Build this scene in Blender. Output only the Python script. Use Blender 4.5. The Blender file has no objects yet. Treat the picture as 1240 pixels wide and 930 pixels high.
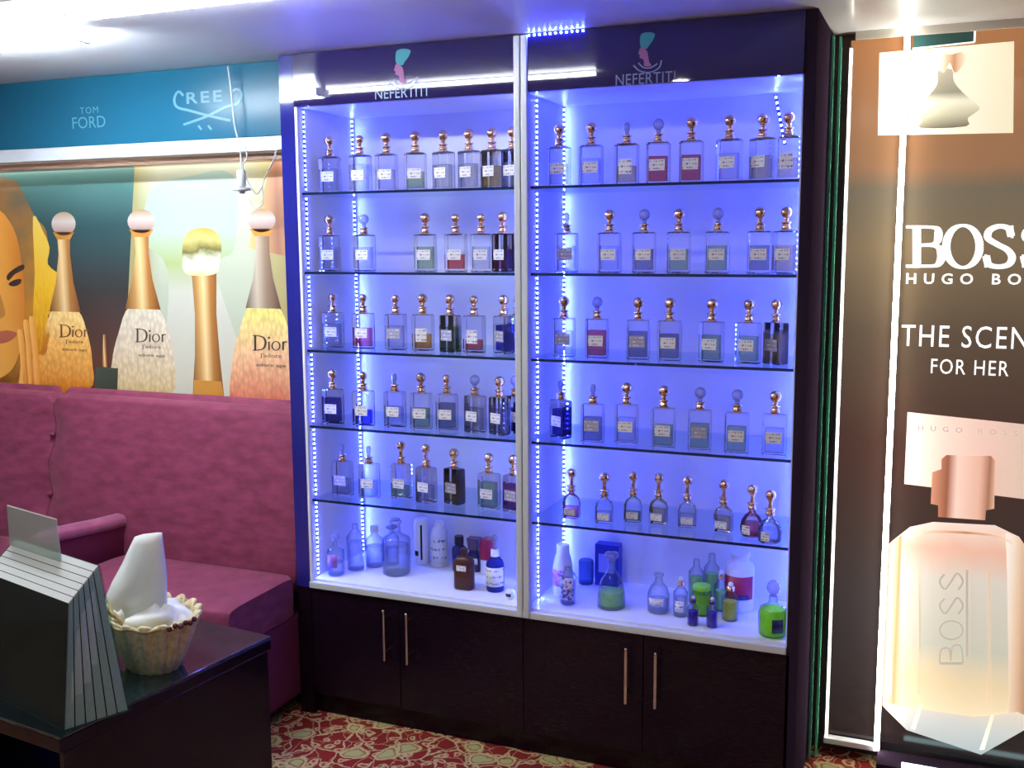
import bpy, bmesh, math, random
from mathutils import Vector, Matrix
from math import sin, cos, pi, radians as R
random.seed(7)
sc = bpy.context.scene
COL = sc.collection

# ------------------------------------------------------------------ camera
F = 1263.5; YAW, PITCH, ROLL = 0.39455, 0.13605, -0.00656
EYE = Vector((2.16723, -3.21263, 1.79249))
_cy, _sy, _cp, _sp = cos(YAW), sin(YAW), cos(PITCH), sin(PITCH)
FWD = Vector((-_sy*_cp, _cy*_cp, -_sp)); _r = Vector((_cy, _sy, 0)); _u = _r.cross(FWD)
RGT = cos(ROLL)*_r + sin(ROLL)*_u; UPV = -sin(ROLL)*_r + cos(ROLL)*_u
cam_d = bpy.data.cameras.new('camera'); cam = bpy.data.objects.new('camera', cam_d); COL.objects.link(cam)
cam_d.sensor_width = 36; cam_d.sensor_fit = 'HORIZONTAL'; cam_d.lens = F/1240*36; cam_d.clip_start = .05
cam.matrix_world = Matrix(((RGT.x, UPV.x, -FWD.x, EYE.x), (RGT.y, UPV.y, -FWD.y, EYE.y), (RGT.z, UPV.z, -FWD.z, EYE.z), (0, 0, 0, 1)))
sc.camera = cam

# ------------------------------------------------------------------ light and exposure
EXPOSURE = 1.3
S_LED, S_LAMP, S_COVE, S_DOWN, S_TUBE, S_SOFFIT = 190, 85, 34, 80, 12, 3
sc.view_settings.view_transform = 'Standard'; sc.view_settings.look = 'None'
sc.view_settings.gamma = 1; sc.view_settings.use_curve_mapping = False
sc.view_settings.exposure = EXPOSURE
w = bpy.data.worlds.new('world'); sc.world = w; w.use_nodes = True
w.node_tree.nodes['Background'].inputs[0].default_value = (.5, .6, .8, 1)
w.node_tree.nodes['Background'].inputs[1].default_value = .1
sc.cycles.transparent_max_bounces = 40; sc.cycles.max_bounces = 14
sc.cycles.caustics_reflective = False; sc.cycles.caustics_refractive = False
sc.cycles.sample_clamp_indirect = 6

# ------------------------------------------------------------------ measuring helpers (pixel of the photograph -> point on a real plane)
def ray(px, py): return RGT*(px-620) + UPV*(465-py) + FWD*F
def at_y(px, py, Y): d = ray(px, py); return EYE + d*((Y-EYE.y)/d.y)
def at_z(px, py, Z): d = ray(px, py); return EYE + d*((Z-EYE.z)/d.z)

# ------------------------------------------------------------------ materials
def lin(c):
    return tuple(((v/255+.055)/1.055)**2.4 if v/255 > .04045 else v/255/12.92 for v in c) + (1,)
MATS = {}
def mat(name, col, rough=.5, metal=0, emit=None, es=0, spec=.5, coat=0, trans=0, ior=1.45, bump=None):
    m = bpy.data.materials.new(name); m.use_nodes = True
    n = m.node_tree.nodes; b = n['Principled BSDF']
    b.inputs['Base Color'].default_value = tuple(col[:3]) + (1,)
    b.inputs['Roughness'].default_value = rough; b.inputs['Metallic'].default_value = metal
    b.inputs['Specular IOR Level'].default_value = spec; b.inputs['Coat Weight'].default_value = coat
    b.inputs['Coat Roughness'].default_value = .03
    b.inputs['Transmission Weight'].default_value = trans; b.inputs['IOR'].default_value = ior
    if emit: b.inputs['Emission Color'].default_value = tuple(emit[:3]) + (1,); b.inputs['Emission Strength'].default_value = es
    if bump:
        tc = n.new('ShaderNodeTexCoord'); nz = n.new('ShaderNodeTexNoise'); nz.inputs['Scale'].default_value = bump[0]; nz.inputs['Detail'].default_value = 3
        bp = n.new('ShaderNodeBump'); bp.inputs['Strength'].default_value = bump[1]; bp.inputs['Distance'].default_value = .004
        l = m.node_tree.links; l.new(tc.outputs['Object'], nz.inputs['Vector']); l.new(nz.outputs[0], bp.inputs['Height']); l.new(bp.outputs[0], b.inputs['Normal'])
    MATS[name] = m; return m
def noise_mat(name, c1, c2, scale, rough=.6, detail=4, lo=.35, hi=.65, bump=.0, sheen=0, stretch=(1, 1, 1), coat=0, spec=.5, metal=0):
    m = mat(name, c1, rough, spec=spec, coat=coat, metal=metal); t = m.node_tree; n, l = t.nodes, t.links; b = n['Principled BSDF']
    tc = n.new('ShaderNodeTexCoord'); mp = n.new('ShaderNodeMapping'); mp.inputs['Scale'].default_value = stretch
    nz = n.new('ShaderNodeTexNoise'); nz.inputs['Scale'].default_value = scale; nz.inputs['Detail'].default_value = detail
    cr = n.new('ShaderNodeValToRGB'); cr.color_ramp.elements[0].position = lo; cr.color_ramp.elements[1].position = hi
    cr.color_ramp.elements[0].color = tuple(c1[:3]) + (1,); cr.color_ramp.elements[1].color = tuple(c2[:3]) + (1,)
    l.new(tc.outputs['Object'], mp.inputs[0]); l.new(mp.outputs[0], nz.inputs['Vector']); l.new(nz.outputs[0], cr.inputs[0]); l.new(cr.outputs[0], b.inputs['Base Color'])
    if bump:
        bp = n.new('ShaderNodeBump'); bp.inputs['Strength'].default_value = bump; bp.inputs['Distance'].default_value = .005
        l.new(nz.outputs[0], bp.inputs['Height']); l.new(bp.outputs[0], b.inputs['Normal'])
    b.inputs['Sheen Weight'].default_value = sheen; b.inputs['Sheen Roughness'].default_value = .4
    return m
def ramp_mat(name, axis, stops, rough=.35, emit=0, noise=None):
    """print colours running along one axis of the piece; emit>0 makes the print glow"""
    m = mat(name, (1, 1, 1), rough); t = m.node_tree; n, l = t.nodes, t.links; b = n['Principled BSDF']
    tc = n.new('ShaderNodeTexCoord'); sp = n.new('ShaderNodeSeparateXYZ'); l.new(tc.outputs['Generated'], sp.inputs[0])
    cr = n.new('ShaderNodeValToRGB'); e = cr.color_ramp.elements
    while len(e) < len(stops): e.new(.5)
    for k, (p, c) in zip(e, stops): k.position = p; k.color = lin(c)
    src = sp.outputs[axis]
    if noise:
        nz = n.new('ShaderNodeTexNoise'); nz.inputs['Scale'].default_value = noise[0]; nz.inputs['Detail'].default_value = 5
        l.new(tc.outputs['Generated'], nz.inputs['Vector'])
        ma = n.new('ShaderNodeMath'); ma.operation = 'MULTIPLY_ADD'; ma.inputs[1].default_value = noise[1]
        mb = n.new('ShaderNodeMath'); mb.operation = 'SUBTRACT'; mb.inputs[1].default_value = noise[1]/2
        l.new(nz.outputs[0], ma.inputs[0]); l.new(src, ma.inputs[2]); l.new(ma.outputs[0], mb.inputs[0]); src = mb.outputs[0]
    l.new(src, cr.inputs[0]); l.new(cr.outputs[0], b.inputs['Base Color'])
    if emit: l.new(cr.outputs[0], b.inputs['Emission Color']); b.inputs['Emission Strength'].default_value = emit
    return m
def glass(name, tint, edge, gloss=.9, edge_pow=.35, base_mix=0.0, diff=None, thin=True):
    """clear glass wall: light passes tinted, edges take up more colour, surface mirrors by Fresnel"""
    m = bpy.data.materials.new(name); m.use_nodes = True; t = m.node_tree; n, l = t.nodes, t.links
    n.remove(n['Principled BSDF']); out = n['Material Output']
    lw = n.new('ShaderNodeLayerWeight'); lw.inputs[0].default_value = edge_pow
    mx = n.new('ShaderNodeMix'); mx.data_type = 'RGBA'; mx.inputs[6].default_value = tuple(tint)+(1,); mx.inputs[7].default_value = tuple(edge)+(1,)
    l.new(lw.outputs['Facing'], mx.inputs[0])
    tr = n.new('ShaderNodeBsdfTransparent'); l.new(mx.outputs[2], tr.inputs[0])
    gl = n.new('ShaderNodeBsdfGlossy'); gl.inputs['Roughness'].default_value = .03; gl.inputs[0].default_value = (1, 1, 1, 1)
    fr = n.new('ShaderNodeFresnel'); fr.inputs[0].default_value = 1.5
    if thin:   # a blown wall: the inner face mirrors no more than the outer one
        ge = n.new('ShaderNodeNewGeometry'); io = n.new('ShaderNodeMapRange'); io.inputs[3].default_value = 1.5; io.inputs[4].default_value = 1/1.5
        l.new(ge.outputs['Backfacing'], io.inputs[0]); l.new(io.outputs[0], fr.inputs[0])
    mu = n.new('ShaderNodeMath'); mu.operation = 'MULTIPLY_ADD'; mu.inputs[1].default_value = gloss; mu.inputs[2].default_value = base_mix
    l.new(fr.outputs[0], mu.inputs[0])
    ms = n.new('ShaderNodeMixShader'); l.new(mu.outputs[0], ms.inputs[0]); l.new(tr.outputs[0], ms.inputs[1]); l.new(gl.outputs[0], ms.inputs[2])
    last = ms
    if diff:
        df = n.new('ShaderNodeBsdfDiffuse'); df.inputs[0].default_value = tuple(diff[:3])+(1,)
        m2 = n.new('ShaderNodeMixShader'); m2.inputs[0].default_value = diff[3]; l.new(ms.outputs[0], m2.inputs[1]); l.new(df.outputs[0], m2.inputs[2]); last = m2
    l.new(last.outputs[0], out.inputs[0]); MATS[name] = m; return m
def emis(name, col, s): return mat(name, (.8, .8, .8), .5, emit=col, es=s)

# ------------------------------------------------------------------ mesh helpers
class MB:
    def __init__(s): s.v = []; s.f = []; s.m = []; s.sm = []
    def add(s, v, f, mi=0, smooth=False):
        o = len(s.v); s.v += [tuple(p) for p in v]; s.f += [[i+o for i in q] for q in f]
        s.m += [mi]*len(f); s.sm += [smooth]*len(f); return s
    def box(s, a, b, mi=0):
        (x0, y0, z0), (x1, y1, z1) = a, b
        return s.hexa([(x0, y0, z0), (x1, y0, z0), (x1, y1, z0), (x0, y1, z0), (x0, y0, z1), (x1, y0, z1), (x1, y1, z1), (x0, y1, z1)], mi)
    def hexa(s, p, mi=0):
        return s.add(p, [(3, 2, 1, 0), (4, 5, 6, 7), (0, 1, 5, 4), (1, 2, 6, 5), (2, 3, 7, 6), (3, 0, 4, 7)], mi)
    def bbox(s, a, b, r=.004, mi=0):
        """box with chamfered edges"""
        bm = bmesh.new(); bmesh.ops.create_cube(bm, size=1)
        for v in bm.verts: v.co = Vector([a[i] + (v.co[i]+.5)*(b[i]-a[i]) for i in range(3)])
        bmesh.ops.bevel(bm, geom=bm.edges[:], offset=r, segments=2, affect='EDGES', profile=.5)
        return s.bm(bm, mi, False)
    def bm(s, bm, mi=0, smooth=False):
        bm.verts.index_update()
        s.add([v.co[:] for v in bm.verts], [[v.index for v in f.verts] for f in bm.faces], mi, smooth); bm.free(); return s
    def loft(s, rings, mi=0, smooth=True, caps=True):
        n = len(rings[0]); v = [p for r in rings for p in r]
        f = [(i*n+k, i*n+(k+1) % n, (i+1)*n+(k+1) % n, (i+1)*n+k) for i in range(len(rings)-1) for k in range(n)]
        s.add(v, f, mi, smooth)
        if caps: s.add(rings[0], [list(range(n))[::-1]], mi, False); s.add(rings[-1], [list(range(n))], mi, False)
        return s
    def rrect(s, prof, mi=0, cseg=3, smooth=False, c=(0, 0)):
        """prof: (z, width, depth, corner radius)"""
        rings = []
        for z, w_, d_, r_ in prof:
            r_ = min(r_, w_/2-1e-5, d_/2-1e-5); ring = []
            for q, (sx, sy) in enumerate(((1, 1), (-1, 1), (-1, -1), (1, -1))):
                for k in range(cseg+1):
                    a = q*pi/2 + k*pi/2/cseg
                    ring.append((c[0]+sx*(w_/2-r_)+r_*cos(a), c[1]+sy*(d_/2-r_)+r_*sin(a), z))
            rings.append(ring)
        return s.loft(rings, mi, smooth)
    def lathe(s, prof, seg=16, mi=0, c=(0, 0, 0), smooth=True, caps=True, fl=None):
        rings = [[(c[0]+r*cos(2*pi*k/seg), c[1]+r*sin(2*pi*k/seg), c[2]+z) for k in range(seg)] for r, z in prof]
        return s.loft(rings, mi, smooth, caps)
    def sphere(s, c, r, seg=14, rings=9, mi=0, sq=1):
        return s.lathe([(max(1e-4, r*sin(pi*i/rings)), -r*sq*cos(pi*i/rings)) for i in range(rings+1)], seg, mi, c)
    def tube(s, pts, r, seg=8, mi=0, caps=True):
        pts = [Vector(p) for p in pts]; rings = []; up = Vector((0, 0, 1))
        for i, p in enumerate(pts):
            t = (pts[min(i+1, len(pts)-1)] - pts[max(i-1, 0)]).normalized()
            a = t.cross(up if abs(t.z) < .95 else Vector((0, 1, 0))).normalized(); b = t.cross(a)
            rr = r[i] if isinstance(r, (list, tuple)) else r
            rings.append([p + a*rr*cos(2*pi*k/seg) + b*rr*sin(2*pi*k/seg) for k in range(seg)])
        return s.loft(rings, mi, True, caps)
    def mesh(s, name, mats):
        me = bpy.data.meshes.new(name); me.from_pydata(s.v, [], s.f)
        for m_ in (mats if isinstance(mats, (list, tuple)) else [mats]): me.materials.append(m_)
        me.polygons.foreach_set('material_index', s.m); me.polygons.foreach_set('use_smooth', s.sm)
        bm = bmesh.new(); bm.from_mesh(me); bmesh.ops.recalc_face_normals(bm, faces=bm.faces[:]); bm.to_mesh(me); bm.free()
        me.update(); return me
    def build(s, name, mats, parent=None, loc=(0, 0, 0), rz=0):
        return link(name, s.mesh(name, mats), parent, loc, rz)
def link(name, me, parent=None, loc=(0, 0, 0), rz=0):
    o = bpy.data.objects.new(name, me); COL.objects.link(o); o.location = loc; o.rotation_euler.z = rz
    if parent: o.parent = parent
    return o
def tag(o, label=None, cat=None, group=None, kind=None):
    if label: o['label'] = label
    if cat: o['category'] = cat
    if group: o['group'] = group
    if kind: o['kind'] = kind
    return o
def thing(name, label, cat, loc=(0, 0, 0), rz=0, group=None): return tag(link(name, None, None, loc, rz), label, cat, group)
def structure(o): o['kind'] = 'structure'; return o
def copy_tree(o, parent=None):
    c = o.copy(); COL.objects.link(c)
    if parent: c.parent = parent
    for ch in list(o.children): copy_tree(ch, c)
    return c
def smooth_path(pts, n=6, closed=False):
    out = []; N = len(pts); rng = N if closed else N-1
    for i in range(rng):
        p = [Vector(pts[(i+k) % N] if closed else pts[min(max(i+k, 0), N-1)]) for k in (-1, 0, 1, 2)]
        for k in range(n):
            t = k/n
            out.append(.5*((2*p[1]) + (p[2]-p[0])*t + (2*p[0]-5*p[1]+4*p[2]-p[3])*t*t + (3*p[1]-p[0]-3*p[2]+p[3])*t**3))
    if not closed: out.append(Vector(pts[-1]))
    return out
def flat(name, pts, Y, m, parent, smooth=0, px=True, origin=(0, 0, 0)):
    """flat printed shape on the plane y=Y"""
    P = [Vector((a[0], a[1], 0)) for a in pts]
    if smooth: P = smooth_path(P, smooth, True)
    V = [at_y(p.x, p.y, Y) if px else Vector((p.x, Y, p.y)) for p in P]
    me = bpy.data.meshes.new(name); me.from_pydata([v-Vector(origin) for v in V], [], [list(range(len(V)))]); me.materials.append(m)
    me.update()
    return link(name, me, parent)
def strokes(name, lst, Y, m, parent, px=True, origin=(0, 0, 0), thin=None):
    """flat lettering strokes: each (points, width, thin width); verticals take the full width"""
    s = MB()
    for pts, wd, th, sm in lst:
        P = [Vector((a[0], a[1], 0)) for a in pts]
        if sm: P = smooth_path(P, sm, False)
        L = []
        for i, p in enumerate(P):
            t = (P[min(i+1, len(P)-1)]-P[max(i-1, 0)]).normalized(); nr = Vector((-t.y, t.x, 0))
            ww = (th + (wd-th)*abs(t.y)**1.5)/2
            L.append((p+nr*ww, p-nr*ww))
        V = [q for a in L for q in a]
        V = [(at_y(q.x, q.y, Y) if px else Vector((q.x, Y, q.y)))-Vector(origin) for q in V]
        s.add(V, [(2*i, 2*i+1, 2*i+3, 2*i+2) for i in range(len(L)-1)])
    me = bpy.data.meshes.new(name); me.from_pydata(s.v, [], s.f); me.materials.append(m); me.update()
    return link(name, me, parent)
def text(name, body, x0, x1, z0, z1, Y, m, parent, spacing=1.0, depth=.001, origin=(0, 0, 0), bold=0):
    cu = bpy.data.curves.new(name, 'FONT'); cu.body = body; cu.size = 1; cu.space_character = spacing; cu.resolution_u = 3; cu.offset = bold
    tmp = bpy.data.objects.new(name, cu); COL.objects.link(tmp)
    me = bpy.data.meshes.new_from_object(tmp); bpy.data.objects.remove(tmp); bpy.data.curves.remove(cu)
    xs = [v.co.x for v in me.vertices]; ys = [v.co.y for v in me.vertices]
    bm = bmesh.new(); bm.from_mesh(me)
    for v in bm.verts:
        v.co = Vector((x0+(v.co.x-min(xs))/(max(xs)-min(xs))*(x1-x0), Y, z0+(v.co.y-min(ys))/(max(ys)-min(ys))*(z1-z0)))-Vector(origin)
    isl = []; seen = set()
    for v in bm.verts:
        if v in seen: continue
        st, grp = [v], []; seen.add(v)
        while st:
            q = st.pop(); grp.append(q)
            for e in q.link_edges:
                o_ = e.other_vert(q)
                if o_ not in seen: seen.add(o_); st.append(o_)
        isl.append(set(grp))
    bpy.data.meshes.remove(me)
    for g in isl:
        ix = {v: i for i, v in enumerate(g)}
        mm = bpy.data.meshes.new(name); mm.from_pydata([v.co[:] for v in ix], [], [[ix[v] for v in f.verts] for f in bm.faces if f.verts[0] in ix]); mm.materials.append(m)
        link('letter', mm, parent)
    bm.free()

# ------------------------------------------------------------------ materials used all over
M_black = noise_mat('dark_wenge_laminate', (.006, .002, .007), (.012, .004, .011), 30, .25, stretch=(1, 1, 8), coat=.06, spec=.3)
M_gloss = mat('glare_indigo_gloss_glass', (.018, .010, .10), .025, spec=.7, coat=.6)  # indigo puts the glare of the blue LEDs into the base colour
M_side = mat('dark_gloss_side', (.035, .022, .04), .6, spec=.0); M_frame = mat('glare_blue_gloss_frame', (.014, .016, .20), .07, coat=.5)  # the frame's blue is glare put into its colour
M_white = mat('white_laminate', (.86, .86, .89), .35)
M_alu = mat('brushed_aluminium', (.78, .79, .82), .28, metal=.85)
M_satin = mat('satin_aluminium', (.76, .80, .82), .35, metal=.15)
M_chrome = mat('chrome', (.8, .8, .82), .08, metal=1)
M_gold = mat('rose_gold_plating', (.95, .62, .36), .10, metal=1)
M_led = emis('blue_led', (.06, .095, 1.0), S_LED)
M_tape = mat('led_tape', (.03, .04, .22), .6)
M_shelf = glass('shelf_glass', (.93, .96, .98), (.70, .82, .92), gloss=.7)
M_shelf_edge = mat('shelf_glass_edge', (.004, .018, .06), .08, coat=.5)
M_glass = glass('bottle_glass', (.98, .98, .985), (.48, .48, .55), gloss=1.0, edge_pow=.30, thin=False)
M_blown = glass('blown_glass', (.98, .985, .99), (.22, .24, .36), gloss=1.0, edge_pow=.32)
M_crystal = glass('crystal_stopper', (.84, .85, .93), (.22, .22, .34), gloss=1.3, edge_pow=.45, base_mix=.06, diff=(.55, .55, .75, .25))
def liquid(name, c, mixd=.08):
    k = tuple(v**.6 for v in c)
    return glass(name, k, tuple(v*.6 for v in k), gloss=.25, edge_pow=.3, diff=(c[0], c[1], c[2], mixd))
LIQ = {'clear': liquid('clear_liquid', (.88, .89, .93)), 'amber': liquid('amber_liquid', (.9, .50, .12)), 'rose': liquid('rose_liquid', (.85, .25, .22)),
       'dark blue': liquid('dark_blue_liquid', (.13, .12, .5)), 'greenish': liquid('greenish_liquid', (.62, .78, .5)), 'plum': liquid('plum_liquid', (.5, .16, .38)),
       'pale gold': liquid('pale_gold_liquid', (.9, .75, .42)), 'grey': liquid('grey_liquid', (.5, .52, .56)),
       'lime': liquid('lime_liquid', (.38, .95, .04), .6), 'green': liquid('green_liquid', (.50, .90, .32), .42), 'water blue': liquid('water_blue_liquid', (.80, .86, .97), .10)}
def label_mat(name, bg, fg, sx, sy):
    m = mat(name, bg, .45); t = m.node_tree; n, l = t.nodes, t.links; b = n['Principled BSDF']
    tc = n.new('ShaderNodeTexCoord'); mp = n.new('ShaderNodeMapping'); mp.inputs['Scale'].default_value = (sx, 1, sy)
    nz = n.new('ShaderNodeTexNoise'); nz.inputs['Scale'].default_value = 1; nz.inputs['Detail'].default_value = 1
    sp = n.new('ShaderNodeSeparateXYZ'); l.new(tc.outputs['Generated'], sp.inputs[0])
    wv = n.new('ShaderNodeMath'); wv.operation = 'SINE'; mu = n.new('ShaderNodeMath'); mu.operation = 'MULTIPLY'; mu.inputs[1].default_value = 6.28*1.5
    l.new(sp.outputs[2], mu.inputs[0]); l.new(mu.outputs[0], wv.inputs[0])
    ab = n.new('ShaderNodeMath'); ab.operation = 'ABSOLUTE'; l.new(wv.outputs[0], ab.inputs[0])
    l.new(tc.outputs['Object'], mp.inputs[0]); l.new(mp.outputs[0], nz.inputs['Vector'])
    mm = n.new('ShaderNodeMath'); mm.operation = 'MULTIPLY'; l.new(nz.outputs[0], mm.inputs[0]); l.new(ab.outputs[0], mm.inputs[1])
    cr = n.new('ShaderNodeValToRGB'); cr.color_ramp.elements[0].position = .46; cr.color_ramp.elements[1].position = .54
    cr.color_ramp.elements[0].color = tuple(bg)+(1,); cr.color_ramp.elements[1].color = tuple(fg)+(1,)
    l.new(mm.outputs[0], cr.inputs[0]); l.new(cr.outputs[0], b.inputs['Base Color']); return m
M_label = label_mat('paper_label', (.92, .90, .90), (.22, .18, .28), 150, 70)
M_label_dark = label_mat('dark_label', (.42, .40, .52), (.92, .90, .95), 150, 70)

# ================================================================== SETTING
# carpet
mc = mat('red_floral_carpet', (.2, .02, .02), .95, spec=.1)
t = mc.node_tree; n, l = t.nodes, t.links; b = n['Principled BSDF']
tc = n.new('ShaderNodeTexCoord')
nz = n.new('ShaderNodeTexNoise'); nz.inputs['Scale'].default_value = 12; nz.inputs['Detail'].default_value = 4
vm = n.new('ShaderNodeVectorMath'); vm.operation = 'MULTIPLY_ADD'; vm.inputs[1].default_value = (.09, .09, 0)
l.new(tc.outputs['Object'], nz.inputs['Vector']); l.new(nz.outputs['Color'], vm.inputs[0]); l.new(tc.outputs['Object'], vm.inputs[2])
def vor(scale, feat):
    v = n.new('ShaderNodeTexVoronoi'); v.voronoi_dimensions = '2D'; v.feature = feat; v.inputs['Scale'].default_value = scale
    l.new(vm.outputs[0], v.inputs['Vector']); return v
def thr(sock, a, b_, inv=False):
    r_ = n.new('ShaderNodeMapRange'); r_.inputs[1].default_value = a; r_.inputs[2].default_value = b_
    r_.inputs[3].default_value = 1 if inv else 0; r_.inputs[4].default_value = 0 if inv else 1; l.new(sock, r_.inputs[0]); return r_.outputs[0]
def mix(fac, a, b_):
    x = n.new('ShaderNodeMix'); x.data_type = 'RGBA'; l.new(fac, x.inputs[0])
    for s_, q in ((6, a), (7, b_)):
        if isinstance(q, tuple): x.inputs[s_].default_value = q+(1,)
        else: l.new(q, x.inputs[s_])
    return x.outputs[2]
c = mix(thr(vor(9, 'DISTANCE_TO_EDGE').outputs['Distance'], .02, .045, True), (.22, .018, .016), (.52, .40, .20))
c = mix(thr(vor(22, 'DISTANCE_TO_EDGE').outputs['Distance'], .05, .09, True), c, (.46, .30, .14)) if False else c
c = mix(thr(vor(17, 'F1').outputs['Distance'], .24, .30, True), c, (.50, .36, .18))
c = mix(thr(vor(17, 'F1').outputs['Distance'], .10, .14, True), c, (.30, .05, .03))
c = mix(thr(vor(13, 'DISTANCE_TO_EDGE').outputs['Distance'], .012, .03, True), c, (.42, .26, .12))
c = mix(thr(vor(6.3, 'F1').outputs['Distance'], .24, .30, True), c, (.52, .42, .18))
c = mix(thr(vor(6.3, 'F1').outputs['Distance'], .18, .20, True), c, (.26, .10, .05))
c = mix(thr(vor(6.3, 'F1').outputs['Distance'], .13, .17, True), c, (.42, .38, .16))
l.new(c, b.inputs['Base Color'])
M_wall = noise_mat('painted_wall', (.70, .70, .72), (.76, .76, .78), 5, .7)
M_dwall = noise_mat('dark_panelled_wall', (.05, .04, .05), (.07, .055, .06), 6, .5)
M_ceil = noise_mat('white_ceiling_paint', (.84, .84, .85), (.87, .87, .88), 3, .38, coat=.15)
XL, XR, YF, YB = -3.2, 3.3, -4.6, .45
structure(MB().box((XL, YF, -.05), (XR, .60, 0)).build('floor', mc))
s = MB().box((XL, -1.0, 2.45), (XR, .60, 2.72)).box((XL, YF, 2.65), (XR, -1.0, 2.72))
structure(s.build('ceiling', M_ceil))
structure(MB().box((XL, YB, 0), (XR, .60, 2.45)).build('wall_back', M_dwall))
structure(MB().box((XL-.1, YF, 0), (XL, .60, 2.72)).build('wall_left', M_wall))
structure(MB().box((XR, YF, 0), (XR+.1, .60, 2.72)).build('wall_right', M_dwall))
structure(MB().box((XL, YF-.1, 0), (XR, YF, 2.72)).build('wall_front', M_wall))
# cornice strip above the right-hand poster
structure(MB().box((1.86, .40, 2.425), (XR, .449, 2.45)).build('trim_1', mat('pale_trim', (.75, .7, .6), .5)))

# ------------------------------------------------------------------ ceiling lamps
lp = thing('ceiling_lamp', 'bright white rectangular ceiling lamp above the sofa at upper left', 'lamp', (-.66, -.68, 2.418))
MB().bbox((-.36, -.020, .018), (.36, .020, .0319), .004).build('housing', mat('lamp_housing', (.85, .86, .88), .4), lp)
M_lampg = emis('lamp_diffuser', (.80, .92, 1), S_LAMP)
for yy in (-.03, .03): MB().tube([(-.355, yy, -.002), (.355, yy, -.002)], .013, 12).build('tube', M_lampg, lp)
for xx in (-.35, .35): MB().bbox((xx-.008, -.044, -.016), (xx+.008, .044, .018), .003).build('end_cap', MATS['lamp_housing'], lp)
cv = thing('cove_light', 'long thin white strip light running along the ceiling edge', 'lamp', (.23, -.80, 2.433))
MB().box((-.63, -.010, .013), (.63, .010, .0169)).build('channel', M_alu, cv)
MB().tube([(-.63, 0, .006), (.63, 0, .006)], .0075, 12).build('tube', emis('cove_diffuser', (.92, .96, 1), S_COVE), cv)
M_down = emis('downlight_glow', (1, .97, .9), S_DOWN)
ring = MB().lathe([(.058, 0), (.058, -.006), (.046, -.008), (.044, -.002)], 20).mesh('trim_ring', M_chrome)
disc = MB().lathe([(.0435, -.001), (.0435, -.004)], 20).mesh('diffuser', M_down)
for i, (x, y) in enumerate(((-.12, -1.644), (.572, -1.70), (1.349, -1.596), (.787, -2.513), (-2.9, -2.36), (-2.5, -2.68), (2.4, -2.6), (-.9, -3.6), (1.6, -3.7))):
    d = thing('downlight', 'small round recessed ceiling downlight seen only as a glint in the dark glossy fascia', 'lamp', (x, y, 2.65), group='recessed downlights')
    link('trim_ring', ring, d); link('diffuser', disc, d)

# ================================================================== DISPLAY CABINET
W0, W1, XM, D = 0.0, 1.755, .869, .40       # clear width, divider, depth
ZS = [1.970, 1.687, 1.402, 1.120, .841]; ZF, ZH, ZT = .535, 2.268, 2.449
cab = thing('display_cabinet', 'tall dark two-bay perfume display cabinet with blue lit white interior', 'cabinet', (0, 0, 0))
MB().box((-.06, 0, .503), (0, D+.04, ZT)).build('side_panel', M_frame, cab); MB().box((-.06, 0, .0), (0, D+.04, .503)).build('base_side', M_black, cab)  # left side split: painted glare blue above, plain wenge below
MB().box((W1, 0, .0), (W1+.035, D+.045, ZT)).build('side_panel', M_side, cab)
MB().box((0, D, ZF-.02), (W1, D+.02, ZT)).build('back_panel', M_white, cab)
MB().box((0.0005, .015, ZF), (.006, D, ZH)).build('side_lining', M_white, cab)
MB().box((W1-.006, .015, ZF), (W1-.0005, D, ZH)).build('side_lining', M_white, cab)
MB().box((XM-.007, .02, ZF), (XM+.007, D, ZH)).build('partition', M_white, cab)
MB().box((0, .012, ZF-.018), (W1, D, ZF)).build('showcase_floor', M_white, cab)
MB().box((0, .02, ZH+.001), (W1, D, ZH+.02)).build('showcase_top', M_white, cab)
M_ink1 = mat('silver_lettering', (.42, .60, .75), .4); M_ink2 = mat('teal_print', (.05, .35, .42), .5)
M_ink3 = mat('dusky_pink_print', (.42, .16, .34), .5); M_ink4 = mat('grey_blue_print', (.28, .32, .55), .5)
for k, (xa, xb) in enumerate(((0, XM-.02), (XM+.02, W1))):
    hp = MB().bbox((xa, -.004, ZH), (xb, .02, ZT), .002).build('header_panel', M_gloss, cab)
    # crest: capped head in profile above two arcs, and the word below
    if k == 0: bx, bz, tx0, tx1 = 487, 100, 455, 518; z0, z1 = at_y(455, 120.5, 0).z, at_y(455, 108, 0).z
    else: bx, bz, tx0, tx1 = 783, 80, 746, 818; z0, z1 = at_y(746, 104, 0).z, at_y(746, 91, 0).z
    Y = -.0046
    flat('printed_cap', [(bx-7, bz-23), (bx-8, bz-33), (bx-6, bz-39), (bx+2, bz-41), (bx+10, bz-39), (bx+8, bz-32), (bx+3, bz-25), (bx, bz-21)], Y, M_ink2, hp, 3)
    flat('printed_face', [(bx-7, bz-23), (bx-9, bz-18), (bx-10, bz-15), (bx-8, bz-13), (bx-8.5, bz-10), (bx-4, bz-8), (bx-3, bz-3), (bx-3, bz), (bx+6, bz), (bx+3, bz-5), (bx+2, bz-11), (bx, bz-19)], Y-.0004, M_ink3, hp, 2)
    strokes('printed_arcs', [([(bx-10, bz-4), (bx-4, bz+1.5), (bx+5, bz+2), (bx+13, bz-3)], 1.6, 1.4, 5), ([(bx-16, bz-1), (bx-8, bz+6), (bx+4, bz+7.5), (bx+15, bz+2), (bx+18, bz-7)], 1.6, 1.4, 5)], Y, M_ink4, hp)
    text('lettering', 'NEFERTITI', at_y(tx0, 115, 0).x, at_y(tx1, 112, 0).x, z0, z1, Y, M_ink1 if k == 0 else M_ink4, hp, 1.05)
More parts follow.
